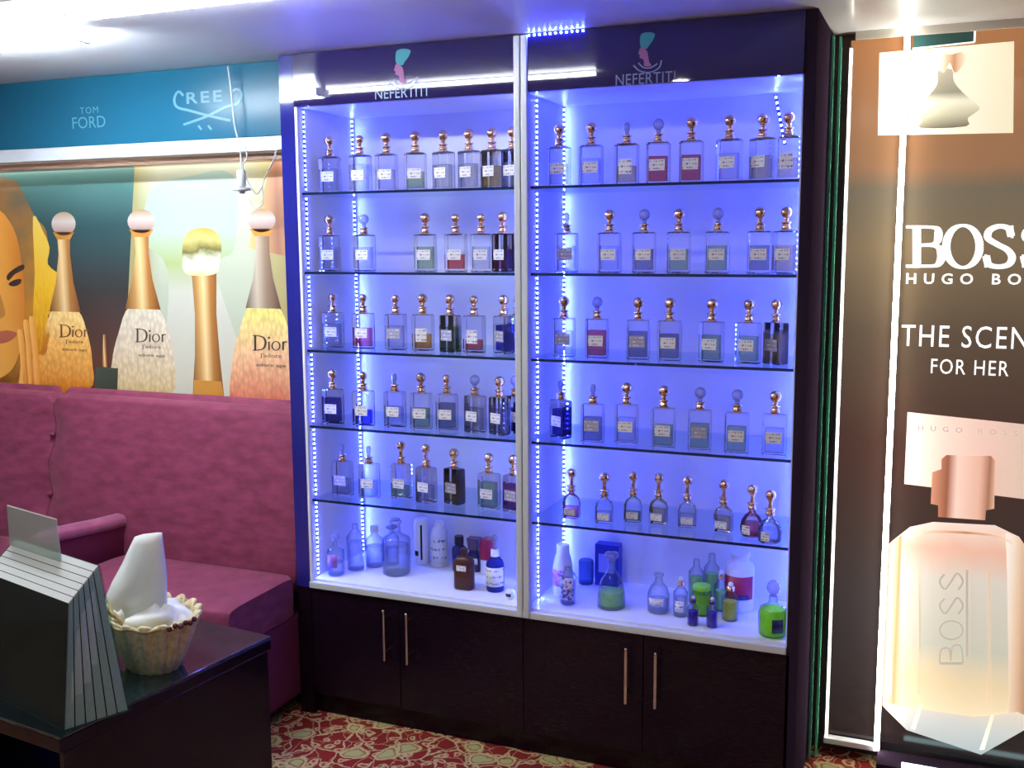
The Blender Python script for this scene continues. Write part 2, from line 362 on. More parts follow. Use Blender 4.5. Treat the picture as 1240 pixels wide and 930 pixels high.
# aluminium divider stiles, bottom track
for dx in (-.0235, .0015):
    MB().bbox((XM+dx, -.012, .505), (XM+dx+.022, .02, ZT-.004), .003).build('divider_stile', M_satin, cab)
MB().bbox((0, -.008, .503), (W1, .012, .528), .003).build('bottom_track', M_satin, cab)
MB().bbox((0.0005, -.002, .528), (.012, .0145, ZH), .002).build('edge_strip', M_white, cab)
# glass shelves
for xa, xb in ((.007, XM-.008), (XM+.008, W1-.007)):
    for z in ZS:
        g = MB().box((xa, .022, z-.008), (xb, D-.002, z)).build('glass_shelf', M_shelf, cab)
        MB().box((xa, .0195, z-.0085), (xb, .0219, z+.0003)).build('polished_edge', M_shelf_edge, g)
# shelf pins on the left lining
pin = MB().lathe([(.006, 0), (.006, .012)], 8).mesh('shelf_pin', M_chrome)
for z in ZS:
    for yy in (.03,):
        o = link('shelf_pin', pin, cab, (.007, yy-.018, z-.014)); o.rotation_euler = (0, pi/2, 0)
# LED strips: tape with a row of small diodes
def led_strip(p0, p1, face, name='led_strip'):
    p0, p1, face = Vector(p0), Vector(p1), Vector(face).normalized(); ax = (p1-p0); L = ax.length; ax.normalize(); sd = ax.cross(face)
    q = lambda c_, a, b_, h: [c_+ax*i*a+sd*j*b_+face*k for k in (0, h) for i, j in ((-1, -1), (1, -1), (1, 1), (-1, 1))]
    tp = MB().hexa(q((p0+p1)/2, L/2, .005, .001)).build(name, M_tape, cab)
    s = MB(); N = int(L/.0167)
    for i in range(N):
        s.hexa(q(p0+ax*(i+.5)*L/N+face*.001, .0026, .0026, .0016))
    d_ = s.build('diodes', M_led, tp); d_['kind'] = 'stuff'
zb, zt = ZF+.004, ZH-.004
segs = [zb] + [v for z in ZS[::-1] for v in (z-.012, z+.004)] + [zt]
def strips(x, y, face):
    for a, b_ in zip(segs[::2], segs[1::2]): led_strip((x, y, a), (x, y, b_), face)
for x, y, f in ((.0062, .045, (1, 0, 0)), (.0062, .378, (1, -.2, 0)), (XM+.0072, .115, (1, 0, 0)), (XM+.0072, .385, (1, -.2, 0)),
                (XM-.0072, .10, (-1, 0, 0)), (W1-.0062, .10, (-1, 0, 0)), (W1-.0062, .38, (-1, -.2, 0))):  # last three: unseen strips added for symmetry on the hidden walls
    strips(x, y, f)
led_strip((1.62, .36, 2.262), (1.655, .36, 2.10), (-.2, -1, 0))
led_strip((XM+.02, -.0045, ZT-.006), (XM+.22, -.0045, ZT-.006), (0, -1, -.3))
# lower cabinet: doors with bar handles
MB().box((0, .02, .09), (W1, D, .515)).build('base_carcass', M_black, cab)
MB().box((0, .03, .0), (W1, D, .09)).build('plinth', M_black, cab)
bar = MB().tube([(0, -.034, -.092), (0, -.034, .092)], .006, 10).sphere((0, -.034, .092), .0062, 8, 5).sphere((0, -.034, -.092), .0062, 8, 5)
for z in (-.064, .064): bar.tube([(0, -.034, z), (0, .0005, z)], .0045, 8)
barm = bar.mesh('handle', M_chrome)
dx = [0.001, .378, XM-.004, 1.294, W1+.012]
for i in range(4):
    door = MB().bbox((dx[i]+.0015, 0, .085), (dx[i+1]-.0015, .019, .500), .0015).build('door', M_black, cab)
    h = link('handle', barm, door, ((.331, .4245, 1.244, 1.344)[i], 0, .372 if i < 2 else .363)); h['label'] = 'slim chrome bar handle'

# ================================================================== GLASS PANES AND LIGHT LINES beside the cabinet
M_gpane = glass('green_glass', (.62, .85, .76), (.2, .5, .38), gloss=.8, diff=(.14, .42, .30, .4))
M_gedge = mat('green_glass_edge', (.10, .55, .36), .12, coat=.5)
for x, y0, lab in ((1.796, .33, 'inner tall green-edged glass pane between dark cabinet side and lit poster'), (1.815, .36, 'outer tall green-edged glass pane next to the thin white light line')):
    g = thing('glass_pane', lab, 'glass', (x, y0, .0), group='green glass panes beside the cabinet')
    MB().bbox((.0, .002, .0), (.007, .030, 2.43), .001).build('pane', M_gpane, g)
    MB().box((.0, .0, .0), (.007, .0019, 2.43)).build('polished_edge', M_gedge, g)
M_tube = emis('white_tube', (1, .96, .88), S_TUBE); M_tube2 = emis('thin_white_tube', (1, .93, .8), 5)
tb = thing('tube_light', 'bright vertical white tube light standing in front of the brown poster', 'lamp', (2.016, .388, .05))
MB().box((-.009, .0088, 0), (.009, .0145, 2.385)).build('channel', M_alu, tb)
MB().lathe([(.0085, 0.002), (.0085, 2.38)], 12).build('diffuser', M_tube, tb)
tb = thing('tube_light', 'thin dimmer white vertical light line next to the green glass panes', 'lamp', (1.849, .392, .05))
MB().box((-.006, .002, 0), (.006, .0075, 2.35)).build('channel', M_alu, tb)
MB().lathe([(.0035, 0.002), (.0035, 2.345)], 10).build('diffuser', M_tube2, tb)

# ================================================================== RIGHT POSTER (backlit print)
BK = .7  # backlight level, raised to add the haze glow over the print
pr = thing('wall_poster', 'tall brown backlit perfume poster with white lettering right of the cabinet', 'poster', (0, 0, 0))
YP = .42
M_pbg = ramp_mat('poster_brown', 2, [(0, (26, 20, 20)), (.22, (40, 36, 36)), (.45, (52, 34, 28)), (.6, (66, 54, 42)), (.72, (92, 78, 58)), (.80, (84, 76, 62)), (.83, (112, 82, 58)), (1, (126, 84, 52))], .12, BK, noise=(3, .04))
MB().box((1.846, YP, .07), (2.80, .449, 2.425)).build('print_panel', M_pbg, pr)
M_cream = ramp_mat('cream_print', 0, [(0, (255, 252, 236)), (1, (250, 240, 205))], .3, .3)
M_pink = ramp_mat('blush_print', 0, [(0, (250, 232, 214)), (.5, (246, 206, 190)), (1, (205, 200, 170))], .3, .3)
M_wht = mat('white_print', (.9, .9, .88), .4, emit=(1, 1, .97), es=.4)
M_gry = mat('grey_print', (.25, .24, .22), .4, emit=(.42, .40, .36), es=.5)
M_cap = ramp_mat('copper_cap_print', 0, [(0, (214, 150, 120)), (.25, (160, 96, 70)), (.4, (250, 214, 196)), (.75, (240, 190, 166)), (.9, (176, 120, 92)), (1, (235, 190, 165))], .3, .3)
M_bot = ramp_mat('champagne_print', 2, [(0, (226, 200, 168)), (.12, (250, 226, 190)), (.3, (238, 214, 172)), (.45, (206, 204, 186)), (.75, (222, 214, 200)), (.88, (240, 190, 166)), (1, (252, 228, 214))], .3, .3, noise=(4, .1))
M_botside = ramp_mat('champagne_side_print', 0, [(0, (255, 250, 240)), (.3, (235, 205, 175)), (.6, (190, 140, 100)), (1, (248, 226, 200))], .3, .32)
M_botbase = ramp_mat('bottle_base_print', 2, [(0, (170, 172, 172)), (.5, (205, 204, 200)), (1, (240, 225, 205))], .3, .28)
M_glsh = ramp_mat('silver_flacon_print', 2, [(0, (120, 112, 92)), (.25, (205, 200, 170)), (.45, (236, 232, 205)), (.6, (150, 145, 125)), (1, (190, 182, 160))], .3, .3)
y1, y2, y3, y4, y5 = (YP-.0006*k for k in range(1, 6))
flat('printed_card', [(1065, 64), (1228, 50), (1227, 161), (1063, 164)], y1, M_cream, pr)
flat('printed_flacon', [(1136, 86), (1153, 84), (1155, 98), (1166, 112), (1183, 126), (1186, 133), (1172, 143), (1170, 153), (1115, 155), (1117, 145), (1104, 138), (1106, 128), (1122, 118), (1135, 102)], y2, M_glsh, pr, 3)
flat('printed_blossom', [(1134, 72), (1142, 65), (1152, 66), (1164, 63), (1170, 70), (1164, 82), (1156, 88), (1150, 76), (1144, 88), (1137, 84)], y3, M_botside, pr, 3)
flat('printed_corner_sign', [(1107, 35), (1180, 29), (1179, 50), (1106, 58)], y2, mat('teal_print_sign', (.04, .13, .12), .3), pr)
strokes('printed_sign_border', [([(1106, 34), (1181, 28)], 2, 2, 0), ([(1181, 28), (1180, 51)], 2.5, 2.5, 0), ([(1180, 51), (1105, 59)], 2, 2, 0)], y3, M_wht, pr)
# serif word, four letters
def serif_word(x, yb, h, wl, gap, m, par, Yp, name='lettering', slope=0):
    S = []; T, t_ = h*.20, h*.07
    def B(x): 
        return [([(x+wl*.28, yb-h), (x+wl*.28, yb)], T, T, 0), ([(x, yb-h+t_/2), (x+wl*.55, yb-h+t_/2)], t_, t_, 0), ([(x, yb-t_/2), (x+wl*.55, yb-t_/2)], t_, t_, 0),
                ([(x+wl*.5, yb-h+t_/2), (x+wl*.78, yb-h*.93), (x+wl*.84, yb-h*.76), (x+wl*.74, yb-h*.57), (x+wl*.35, yb-h*.53)], T, t_, 5),
                ([(x+wl*.35, yb-h*.53), (x+wl*.80, yb-h*.50), (x+wl*.92, yb-h*.27), (x+wl*.80, yb-h*.06), (x+wl*.5, yb-t_/2)], T*1.05, t_, 5)]
    def O(x): return [([(x+wl*.5+wl*.43*cos(a*pi/16), yb-h/2+(h*.5)*sin(a*pi/16)) for a in range(33)], T, t_, 0)]
    def Sx(x): return [([(x+wl*.78, yb-h*.74), (x+wl*.70, yb-h*.93), (x+wl*.46, yb-h*.98), (x+wl*.22, yb-h*.88), (x+wl*.18, yb-h*.70), (x+wl*.42, yb-h*.55), (x+wl*.68, yb-h*.42), (x+wl*.80, yb-h*.24), (x+wl*.70, yb-h*.07), (x+wl*.44, yb-h*.02), (x+wl*.2, yb-h*.08), (x+wl*.13, yb-h*.28)], T*.95, t_*1.6, 4),
                       ([(x+wl*.80, yb-h), (x+wl*.80, yb-h*.70)], t_, t_, 0), ([(x+wl*.12, yb-h*.31), (x+wl*.12, yb)], t_, t_, 0)]
    for ch, fx in zip((B, O, Sx, Sx), (0, 1, 2, 3)): strokes('letter', ch(x+fx*(wl+gap)), Yp, m, par)
serif_word(1097, 324, 51, 47, -1.5, M_wht, pr, y2)
def ptext(body, xa, ya, xb, yb, h, Yp, m, par, sp=1.0, bold=0):
    a, b_ = at_y(xa, ya, Yp), at_y(xb, yb, Yp); hz = at_y(xa, ya-h, Yp).z-a.z; z = (a.z+b_.z)/2
    return text('lettering', body, a.x, b_.x, z, z+hz, Yp, m, par, sp, bold=bold)
ptext('HUGO BOSS', 1097, 344, 1272, 345, 13, y2, M_wht, pr, 1.75, .02)
ptext('THE SCENT', 1091, 418, 1268, 425, 26, y2, M_wht, pr, 1.15)
ptext('FOR HER', 1127, 452, 1221, 456, 18, y2, M_wht, pr, 1.15)
flat('printed_carton', [(1099, 499), (1300, 520), (1300, 612), (1095, 586)], y1, M_pink, pr)
ptext('HUGO BOSS', 1112, 519, 1232, 530, 6, y2, M_gry, pr, 2.4)
flat('printed_flacon', [(1068, 700), (1074, 660), (1102, 638), (1130, 632), (1205, 636), (1234, 650), (1262, 690), (1266, 830), (1258, 872), (1188, 914), (1098, 884), (1062, 848)], y2, M_bot, pr, 0)
flat('printed_flacon_side', [(1068, 700), (1074, 660), (1092, 648), (1090, 700), (1090, 830), (1094, 862), (1062, 848)], y3, M_botside, pr)
flat('printed_flacon_side', [(1262, 690), (1234, 650), (1218, 646), (1220, 700), (1222, 850), (1216, 880), (1258, 872), (1266, 830)], y3, M_botside, pr)
flat('printed_flacon_base', [(1066, 850), (1098, 856), (1180, 868), (1232, 862), (1258, 874), (1188, 914), (1098, 884)], y4, M_botbase, pr)
flat('printed_flacon_edge', [(1114, 852), (1118, 853), (1108, 884), (1103, 882)], y5, M_cream, pr)
flat('printed_flacon_edge', [(1200, 866), (1204, 866), (1192, 908), (1186, 908)], y5, M_cream, pr)
strokes('printed_facets', [([(1078, 690), (1078, 842)], 3, 3, 0), ([(1112, 690), (1112, 840)], 2, 2, 0), ([(1198, 690), (1198, 850)], 2, 2, 0), ([(1100, 652), (1130, 644), (1200, 648), (1230, 660)], 3, 3, 4)], y4, M_botside, pr)
flat('printed_cap', [(1140, 556), (1146, 551), (1200, 552), (1205, 558), (1204, 616), (1194, 618), (1193, 630), (1136, 626), (1136, 612), (1127, 610), (1129, 572), (1140, 568)], y3, M_cap, pr)
# upright word embossed on the printed bottle: read bottom to top
S = []
for k, ch in enumerate('BOSS'):
    yb = 806-k*29.5; X0, X1 = 1138, 1166
    def q(u, v): return (X0+(X1-X0)*(1-v), yb-27*u)
    if ch == 'B': S += [([q(.1, 0), q(.1, 1)], 3, 3, 0), ([q(.1, 1), q(.7, .95), q(.75, .6), q(.2, .52)], 2, 2, 4), ([q(.2, .52), q(.85, .45), q(.85, .08), q(.1, 0)], 2, 2, 4)]
    if ch == 'O': S += [([q(.5+.42*cos(a*pi/12), .5+.5*sin(a*pi/12)) for a in range(25)], 2, 2, 0)]
    if ch == 'S': S += [([q(.82, .8), q(.5, 1), q(.15, .78), q(.5, .5), q(.86, .24), q(.5, 0), q(.12, .2)], 2.4, 2.4, 4)]
strokes('printed_emboss', S, y5, mat('beige_emboss_print', (.42, .38, .30), .4, emit=(.55, .5, .42), es=.3), pr)
strokes('printed_small_letters', [([(1171, 795), (1171, 690)], 3, 3, 0)], y5, MATS['beige_emboss_print'], pr)
# plinth with cyan light line under the poster
pb = thing('light_plinth', 'low dark glossy plinth with cyan white light line under the brown poster', 'plinth', (0, 0, 0))
MB().bbox((2.02, .30, 0), (2.9, .415, .045), .004).build('body', M_side, pb)
MB().box((2.10, .305, .0452), (2.85, .33, .052)).build('light_line', emis('cyan_line', (.6, .95, 1), 2.2), pb)
MB().bbox((1.84, .385, .045), (2.015, .4195, .066), .003).build('white_ledge', M_white, pb)

# ================================================================== LEFT FASCIA, TRIM AND POSTER
fs = thing('fascia_board', 'dark haze-tinted teal glossy fascia board with two faint silver emblems above the left poster', 'sign', (0, 0, 0))
M_fas = mat('haze_teal_gloss', (.010, .085, .15), .22, spec=.12)  # teal is haze put into the board's base colour
YFS = .08
MB().bbox((XL+.01, YFS, 2.183), (-.062, YFS+.02, 2.449), .002).build('board', M_fas, fs)
M_sil = mat('faint_silver', (.07, .21, .28), .4)
ptext('FORD', 88, 156, 128, 154, 14, YFS-.0006, M_sil, fs, 1.0); ptext('TOM', 97, 138, 119, 137, 8, YFS-.0006, M_sil, fs, 1.2)
Yq = YFS-.0006
ptext('REE', 226, 126, 269, 123, 14, Yq, M_sil, fs, 1.25, .02)
strokes('swash_letters', [([(222, 116), (217, 111), (213, 114), (211, 122), (215, 130), (230, 134), (252, 140), (279, 146)], 3, 3, 5),
                          ([(280, 112), (286, 108), (292, 112), (291, 120), (286, 126), (272, 130), (250, 141), (222, 151)], 3, 3, 5), ([(240, 152), (244, 157)], 2.5, 2.5, 0), ([(252, 152), (256, 157)], 2.5, 2.5, 0)], Yq, M_sil, fs)
tr = thing('light_trim', 'white aluminium trim with lamp holder running under the haze-tinted fascia', 'trim', (0, 0, 0))
MB().bbox((XL+.01, YFS-.014, 2.128), (-.062, YFS+.02, 2.181), .004).build('profile', mat('white_profile', (.72, .74, .80), .3, metal=.3), tr)
MB().bbox((XL+.01, YFS+.03, 2.098), (-.065, YFS+.10, 2.128), .004).build('lamp_batten', mat('copper_reflection', (.55, .36, .26), .18, metal=.7), tr)  # copper tone painted for the pinkish reflection under the trim
MB().tube([(XL+.05, YFS+.115, 2.118), (-.07, YFS+.115, 2.118)], .012, 10).build('lamp_tube', emis('soffit_tube', (1, .97, .86), S_SOFFIT), tr)
structure(MB().box((XL+.001, YFS+.02, 2.182), (-.061, .4495, 2.20)).build('trim_2', M_wall))

YL = .25  # left prints get a faint painted glow by emission, without a backlight
pl = thing('wall_poster', 'wide golden perfume poster with a woman and four flacons above the sofa', 'poster', (0, 0, 0))
M_lbg = ramp_mat('poster_dark_teal', 2, [(0, (110, 60, 40)), (.25, (84, 52, 44)), (.5, (52, 50, 50)), (.75, (44, 74, 78)), (1, (86, 130, 128))], .25, .05, noise=(2, .1))
MB().box((-2.7, YL, 1.05), (-.07, YL+.012, 2.13)).build('print_panel', M_lbg, pl)
l1, l2, l3, l4, l5, l6, l7 = (YL-.0006*k for k in range(1, 8))
M_lit = ramp_mat('pale_window_print', 0, [(0, (176, 164, 112)), (.12, (158, 150, 104)), (.25, (186, 192, 172)), (.7, (190, 194, 174)), (.8, (180, 170, 122)), (1, (158, 126, 82))], .3, .03, noise=(3, .10))
flat('printed_window', [(163, 200), (372, 186), (372, 500), (150, 482), (154, 380)], l1, M_lit, pl)
flat('printed_haze', [(172, 290), (180, 236), (196, 222), (226, 214), (282, 212), (284, 300), (262, 330), (300, 480), (205, 476), (204, 330)], l2, ramp_mat('white_haze_print', 2, [(0, (206, 200, 182)), (.5, (204, 202, 190)), (.62, (170, 184, 124)), (.75, (178, 194, 180)), (1, (160, 184, 178))], .3, .03), pl, 4)
flat('printed_drape', [(300, 300), (345, 310), (372, 420), (372, 330), (372, 190), (330, 192)], l2, ramp_mat('drape_print', 0, [(0, (226, 190, 130)), (.5, (160, 110, 90)), (1, (232, 190, 130))], .4, .05), pl)
# woman's portrait
M_skin = ramp_mat('print_skin', 0, [(0, (196, 190, 120)), (.35, (222, 196, 112)), (.75, (240, 172, 74)), (1, (206, 120, 40))], .35, .06, noise=(3, .12))
M_hair = ramp_mat('print_hair', 2, [(0, (120, 64, 22)), (.4, (196, 132, 40)), (.7, (150, 108, 60)), (1, (110, 96, 74))], .4, .03, noise=(9, .8))
M_hairg = ramp_mat('print_golden_hair', 2, [(0, (206, 136, 20)), (.5, (240, 186, 40)), (1, (226, 196, 90))], .4, .05, noise=(12, .9))
M_dk = mat('print_dark_brown', (.06, .03, .02), .4); M_lip = mat('print_lips', (.62, .16, .08), .35); M_ora = mat('print_shade_orange', (.62, .27, .05), .4)
flat('printed_hair', [(-150, 240), (-80, 212), (8, 216), (26, 230), (42, 262), (56, 280), (58, 320), (56, 380), (62, 440), (50, 468), (-160, 470)], l2, M_hair, pl, 4)
flat('printed_curls', [(40, 262), (52, 280), (60, 300), (58, 320), (72, 334), (66, 352), (70, 372), (58, 382), (60, 404), (54, 430), (44, 420), (40, 380), (42, 330)], l3, M_hairg, pl, 3)
flat('printed_face', [(-90, 300), (-60, 262), (-10, 250), (16, 276), (26, 318), (30, 366), (28, 402), (22, 432), (10, 452), (-15, 460), (-50, 440), (-80, 390)], l4, M_skin, pl, 4)
flat('printed_brow', [(8, 334), (16, 326), (28, 320), (29, 326), (18, 332), (10, 340)], l5, M_dk, pl, 2)
flat('printed_eye', [(10, 344), (17, 339), (26, 338), (24, 344), (16, 347)], l5, M_dk, pl, 2)
flat('printed_brow', [(-62, 330), (-44, 322), (-26, 330), (-44, 327)], l5, M_dk, pl, 2)
flat('printed_eye', [(-56, 344), (-44, 338), (-32, 344), (-44, 348)], l5, M_dk, pl, 2)
flat('printed_nose_shade', [(-8, 345), (-2, 350), (6, 376), (4, 384), (-6, 386), (-14, 380), (-6, 376), (-4, 360)], l5, M_ora, pl, 3)
flat('printed_lips', [(-22, 404), (-8, 399), (0, 401), (10, 400), (21, 404), (12, 413), (0, 416), (-12, 413)], l5, M_lip, pl, 3)
M_hand = ramp_mat('print_hand', 0, [(0, (214, 128, 48)), (.5, (244, 184, 96)), (1, (222, 132, 40))], .35, .06)
for k, (xa, ya) in enumerate(((24, 404), (31, 392), (38, 388))):
    flat('printed_finger', [(xa-3, ya), (xa, ya-5), (xa+4, ya), (xa+9, ya+40), (xa+10, ya+80), (xa-4, ya+78), (xa+1, ya+40)], l6, M_hand, pl, 3)
# printed flacons
M_ball = ramp_mat('print_pearl', 2, [(0, (150, 110, 94)), (.35, (186, 160, 154)), (.6, (200, 190, 186)), (1, (166, 132, 88))], .3, .05)
M_neck = ramp_mat('print_gold_neck', 0, [(0, (96, 58, 24)), (.3, (190, 140, 80)), (.5, (238, 206, 150)), (.7, (176, 118, 60)), (1, (110, 64, 26))], .3, .05)
M_neck2 = ramp_mat('print_grey_neck', 0, [(0, (84, 66, 56)), (.35, (196, 180, 160)), (.6, (150, 124, 104)), (1, (86, 56, 50))], .3, .05)
def petal(name, a, b_, c_):
    m = ramp_mat(name, 2, [(0, a), (.55, b_), (1, c_)], .3, .08, noise=(4, .2)); t = m.node_tree; n, l = t.nodes, t.links; bs = n['Principled BSDF']
    tc = n.new('ShaderNodeTexCoord'); mp = n.new('ShaderNodeMapping'); mp.inputs['Scale'].default_value = (22, 1, 14)
    v = n.new('ShaderNodeTexVoronoi'); v.inputs['Scale'].default_value = 1; l.new(tc.outputs['Generated'], mp.inputs[0]); l.new(mp.outputs[0], v.inputs['Vector'])
    src = bs.inputs['Base Color'].links[0].from_socket
    x = n.new('ShaderNodeMix'); x.data_type = 'RGBA'; x.blend_type = 'MULTIPLY'; x.inputs[0].default_value = .45; l.new(src, x.inputs[6])
    cr = n.new('ShaderNodeValToRGB'); cr.color_ramp.elements[0].color = (1.3, 1.25, 1.15, 1); cr.color_ramp.elements[1].color = (.5, .4, .3, 1); cr.color_ramp.elements[1].position = .8
    l.new(v.outputs['Distance'], cr.inputs[0]); l.new(cr.outputs[0], x.inputs[7]); l.new(x.outputs[2], bs.inputs['Base Color']); return m
M_p1 = petal('print_gold_petals', (206, 120, 24), (240, 182, 96), (250, 220, 150))
M_p2 = petal('print_white_petals', (206, 180, 126), (222, 206, 184), (222, 216, 202))
M_p3 = petal('print_rose_petals', (196, 84, 66), (236, 190, 150), (236, 226, 130))
def amphora(cx, yt, yb, sw, body, neck, ink, tx, ty, sz):
    h = yb-yt; rb = 17*sw
    flat('printed_flacon_body', [(cx-14*sw, yt+118), (cx+20*sw, yt+120), (cx+34*sw, yt+150), (cx+40*sw, yt+180), (cx+36*sw, yb), (cx-34*sw, yb), (cx-36*sw, yt+185), (cx-28*sw, yt+150)], l3, body, pl, 4)
    flat('printed_flacon_neck', [(cx-9*sw, yt+30), (cx+9*sw, yt+30), (cx+9*sw, yt+52), (cx+14*sw, yt+86), (cx+24*sw, yt+122), (cx-20*sw, yt+121), (cx-11*sw, yt+86), (cx-7*sw, yt+52)], l4, neck, pl)
    flat('printed_flacon_collar', [(cx-15*sw, yt+25), (cx+15*sw, yt+25), (cx+9*sw, yt+34), (cx-9*sw, yt+34)], l5, M_ora, pl)
    flat('printed_flacon_ball', [(cx+rb*cos(a*pi/10), yt+15+14.5*sin(a*pi/10)) for a in range(20)], l5, M_ball, pl)
    # word: D i o r in a light serif hand
    u = sz; S = [([(tx+u*.22, ty-u), (tx+u*.22, ty)], u*.14, u*.1, 0), ([(tx+u*.05, ty-u*.98), (tx+u*.35, ty-u*.98), (tx+u*.78, ty-u*.85), (tx+u*.92, ty-u*.5), (tx+u*.78, ty-u*.12), (tx+u*.35, ty), (tx+u*.05, ty)], u*.15, u*.06, 4),
                 ([(tx+u*1.15, ty-u*.58), (tx+u*1.15, ty)], u*.12, u*.1, 0), ([(tx+u*1.15, ty-u*.9), (tx+u*1.15, ty-u*.76)], u*.14, u*.1, 0),
                 ([(tx+u*(1.62+.26*cos(a*pi/8)), ty-u*(.29+.3*sin(a*pi/8))) for a in range(17)], u*.11, u*.05, 0),
                 ([(tx+u*2.1, ty-u*.58), (tx+u*2.1, ty)], u*.12, u*.1, 0), ([(tx+u*2.1, ty-u*.4), (tx+u*2.22, ty-u*.56), (tx+u*2.38, ty-u*.54)], u*.1, u*.08, 3)]
    strokes('lettering', S, l6, ink, pl)
    ptext("J'adore", tx+u*.55, ty+u*.55, tx+u*2.0, ty+u*.62, u*.36, l6, ink, pl); ptext('adore age', tx+u*.3, ty+u*1.15, tx+u*2.3, ty+u*1.25, u*.3, l6, ink, pl)
M_ink5 = mat('print_ink_brown', (.16, .06, .02), .5); M_ink6 = mat('print_ink_dark', (.06, .04, .03), .5)
amphora(77, 256, 472, .86, M_p1, M_neck, M_ink5, 71, 408, 15)
amphora(171, 253, 478, .98, M_p2, M_neck, M_ink6, 163, 414, 16)
amphora(317, 252, 492, .98, M_p3, M_neck2, M_ink6, 305, 424, 18)
flat('printed_tall_flacon', [(232, 330), (262, 330), (262, 380), (266, 430), (272, 486), (233, 484), (236, 430), (236, 380)], l3, M_neck, pl)
flat('printed_tall_flacon_foot', [(235, 460), (268, 462), (272, 486), (233, 484)], l4, M_ora, pl)
flat('printed_tall_flacon_cap', [(226, 332), (221, 312), (222, 292), (230, 280), (246, 276), (262, 281), (268, 296), (266, 316), (260, 332)], l4, ramp_mat('print_crystal_cap', 2, [(0, (236, 206, 150)), (.3, (250, 250, 226)), (.5, (110, 104, 50)), (.75, (206, 190, 120)), (1, (190, 160, 70))], .3, .06, noise=(3, .4)), pl, 4)
flat('printed_small_flacon', [(116, 444), (143, 446), (142, 476), (114, 474)], l4, mat('print_green_black', (.05, .06, .04), .4), pl)
flat('printed_small_flacon_neck', [(125, 405), (128, 405), (130, 445), (124, 444)], l4, M_neck, pl)
structure(MB().box((XL+.001, YL+.0125, 0), (-.061, .4495, 2.18)).build('trim_3', M_dwall))

# ================================================================== CABLE WITH ADAPTER
cb = thing('hanging_cable', 'white cable with a plug adapter hanging from the ceiling over the left poster', 'cable', (0, 0, 0))
M_cab = mat('white_cable', (.50, .52, .54), .4)
yc = .045
MB().tube(smooth_path([tuple(at_y(276, 80, yc)), tuple(at_y(280, 110, yc)), tuple(at_y(284, 150, yc)), tuple(at_y(291, 180, yc)), tuple(at_y(292, 206, yc))], 5), .0035, 8).build('cord', M_cab, cb)
MB().tube(smooth_path([tuple(at_y(296, 176, yc)), tuple(at_y(299, 190, yc)), tuple(at_y(294, 204, yc)), tuple(at_y(310, 235, yc+.02)), tuple(at_y(322, 212, yc+.03)), tuple(at_y(335, 188, yc+.03))], 5), .0028, 8).build('cord', M_cab, cb)
MB().tube(smooth_path([tuple(at_y(338, 172, yc+.01)), tuple(at_y(330, 196, yc+.01)), tuple(at_y(318, 222, yc+.02)), tuple(at_y(318, 246, yc+.02)), tuple(at_y(308, 252, yc+.02)), tuple(at_y(302, 242, yc+.02))], 5), .0024, 8).build('cord', M_cab, cb)
p = at_y(292, 206, yc); q = at_y(290, 236, yc)
MB().lathe([(.012, 0), (.017, -.004), (.017, -.058), (.013, -.062)], 14, c=tuple(p)).build('adapter', M_cab, cb)
MB().lathe([(.030, 0), (.034, -.006), (.034, -.010), (.012, -.014), (.010, -.022)], 18, c=tuple(p-Vector((0, 0, .064)))).build('flange', M_cab, cb)

# ================================================================== SOFA
M_vel = noise_mat('crimson_velvet', (.155, .015, .046), (.255, .036, .098), 13, .75, 8, .3, .7, .4, sheen=.2, stretch=(1, 1, 2.4))
so = thing('sofa', 'long crimson velvet button-back sofa under the golden poster', 'sofa', (0, 0, 0))
def cushion(name, xa, xb, prof, parent, m=M_vel, dimples=(), nx=28):
    """prof: closed yz outline; ends pulled in so that the upholstery rounds"""
    rings = []; cyc = sum(p[0] for p in prof)/len(prof); czc = sum(p[1] for p in prof)/len(prof)
    P = smooth_path([Vector((p[0], p[1], 0)) for p in prof], 4, True)
    for i in range(nx+1):
        tt = i/nx; x = xa+(xb-xa)*tt; e = min(x-xa, xb-x); k = 1-.10*max(0, 1-e/.035)**2
        ring = []
        for p_ in P:
            y, z = cyc+(p_.x-cyc)*k, czc+(p_.y-czc)*k
            for dxm, dz, r_, dp in dimples:
                dd = math.hypot(x-dxm, z-dz)
                if p_.x < cyc: y += dp*math.exp(-(dd/r_)**2)
            ring.append((x, y, z))
        rings.append(ring)
    return MB().loft(rings).build(name, m, parent)
back = [(.175, .50), (.175, 1.13), (.155, 1.158), (.115, 1.155), (.09, 1.11), (.03, .80), (-.005, .55), (.02, .47)]
XS = -1.335
dm = [(XS, .99, .075, .042), (XS, .735, .075, .042)]
cushion('backrest', XS+.002, -.066, back, so, dimples=dm, nx=60)
cushion('backrest', -2.75, XS-.002, back, so, dimples=dm, nx=60)
seat = [(-.03, .545), (-.20, .545), (-.38, .54), (-.42, .515), (-.425, .43), (-.40, .38), (-.2, .38), (-.02, .38), (0, .42), (0, .52)]
cushion('seat_cushion', -.88, -.066, seat, so); cushion('seat_cushion', -2.75, -.97, seat, so)
MB().bbox((-2.74, -.40, .06), (-.068, .17, .385), .015).build('base', mat('base_and_arm_shade_velvet', (.13, .012, .05), .8), so)
for x in (-2.65, -1.0, -.12):
    for y in (-.36, .13): MB().lathe([(.022, 0), (.028, .065)], 10, c=(x, y, 0)).build('leg', M_black, so)
s = MB(); rings = []
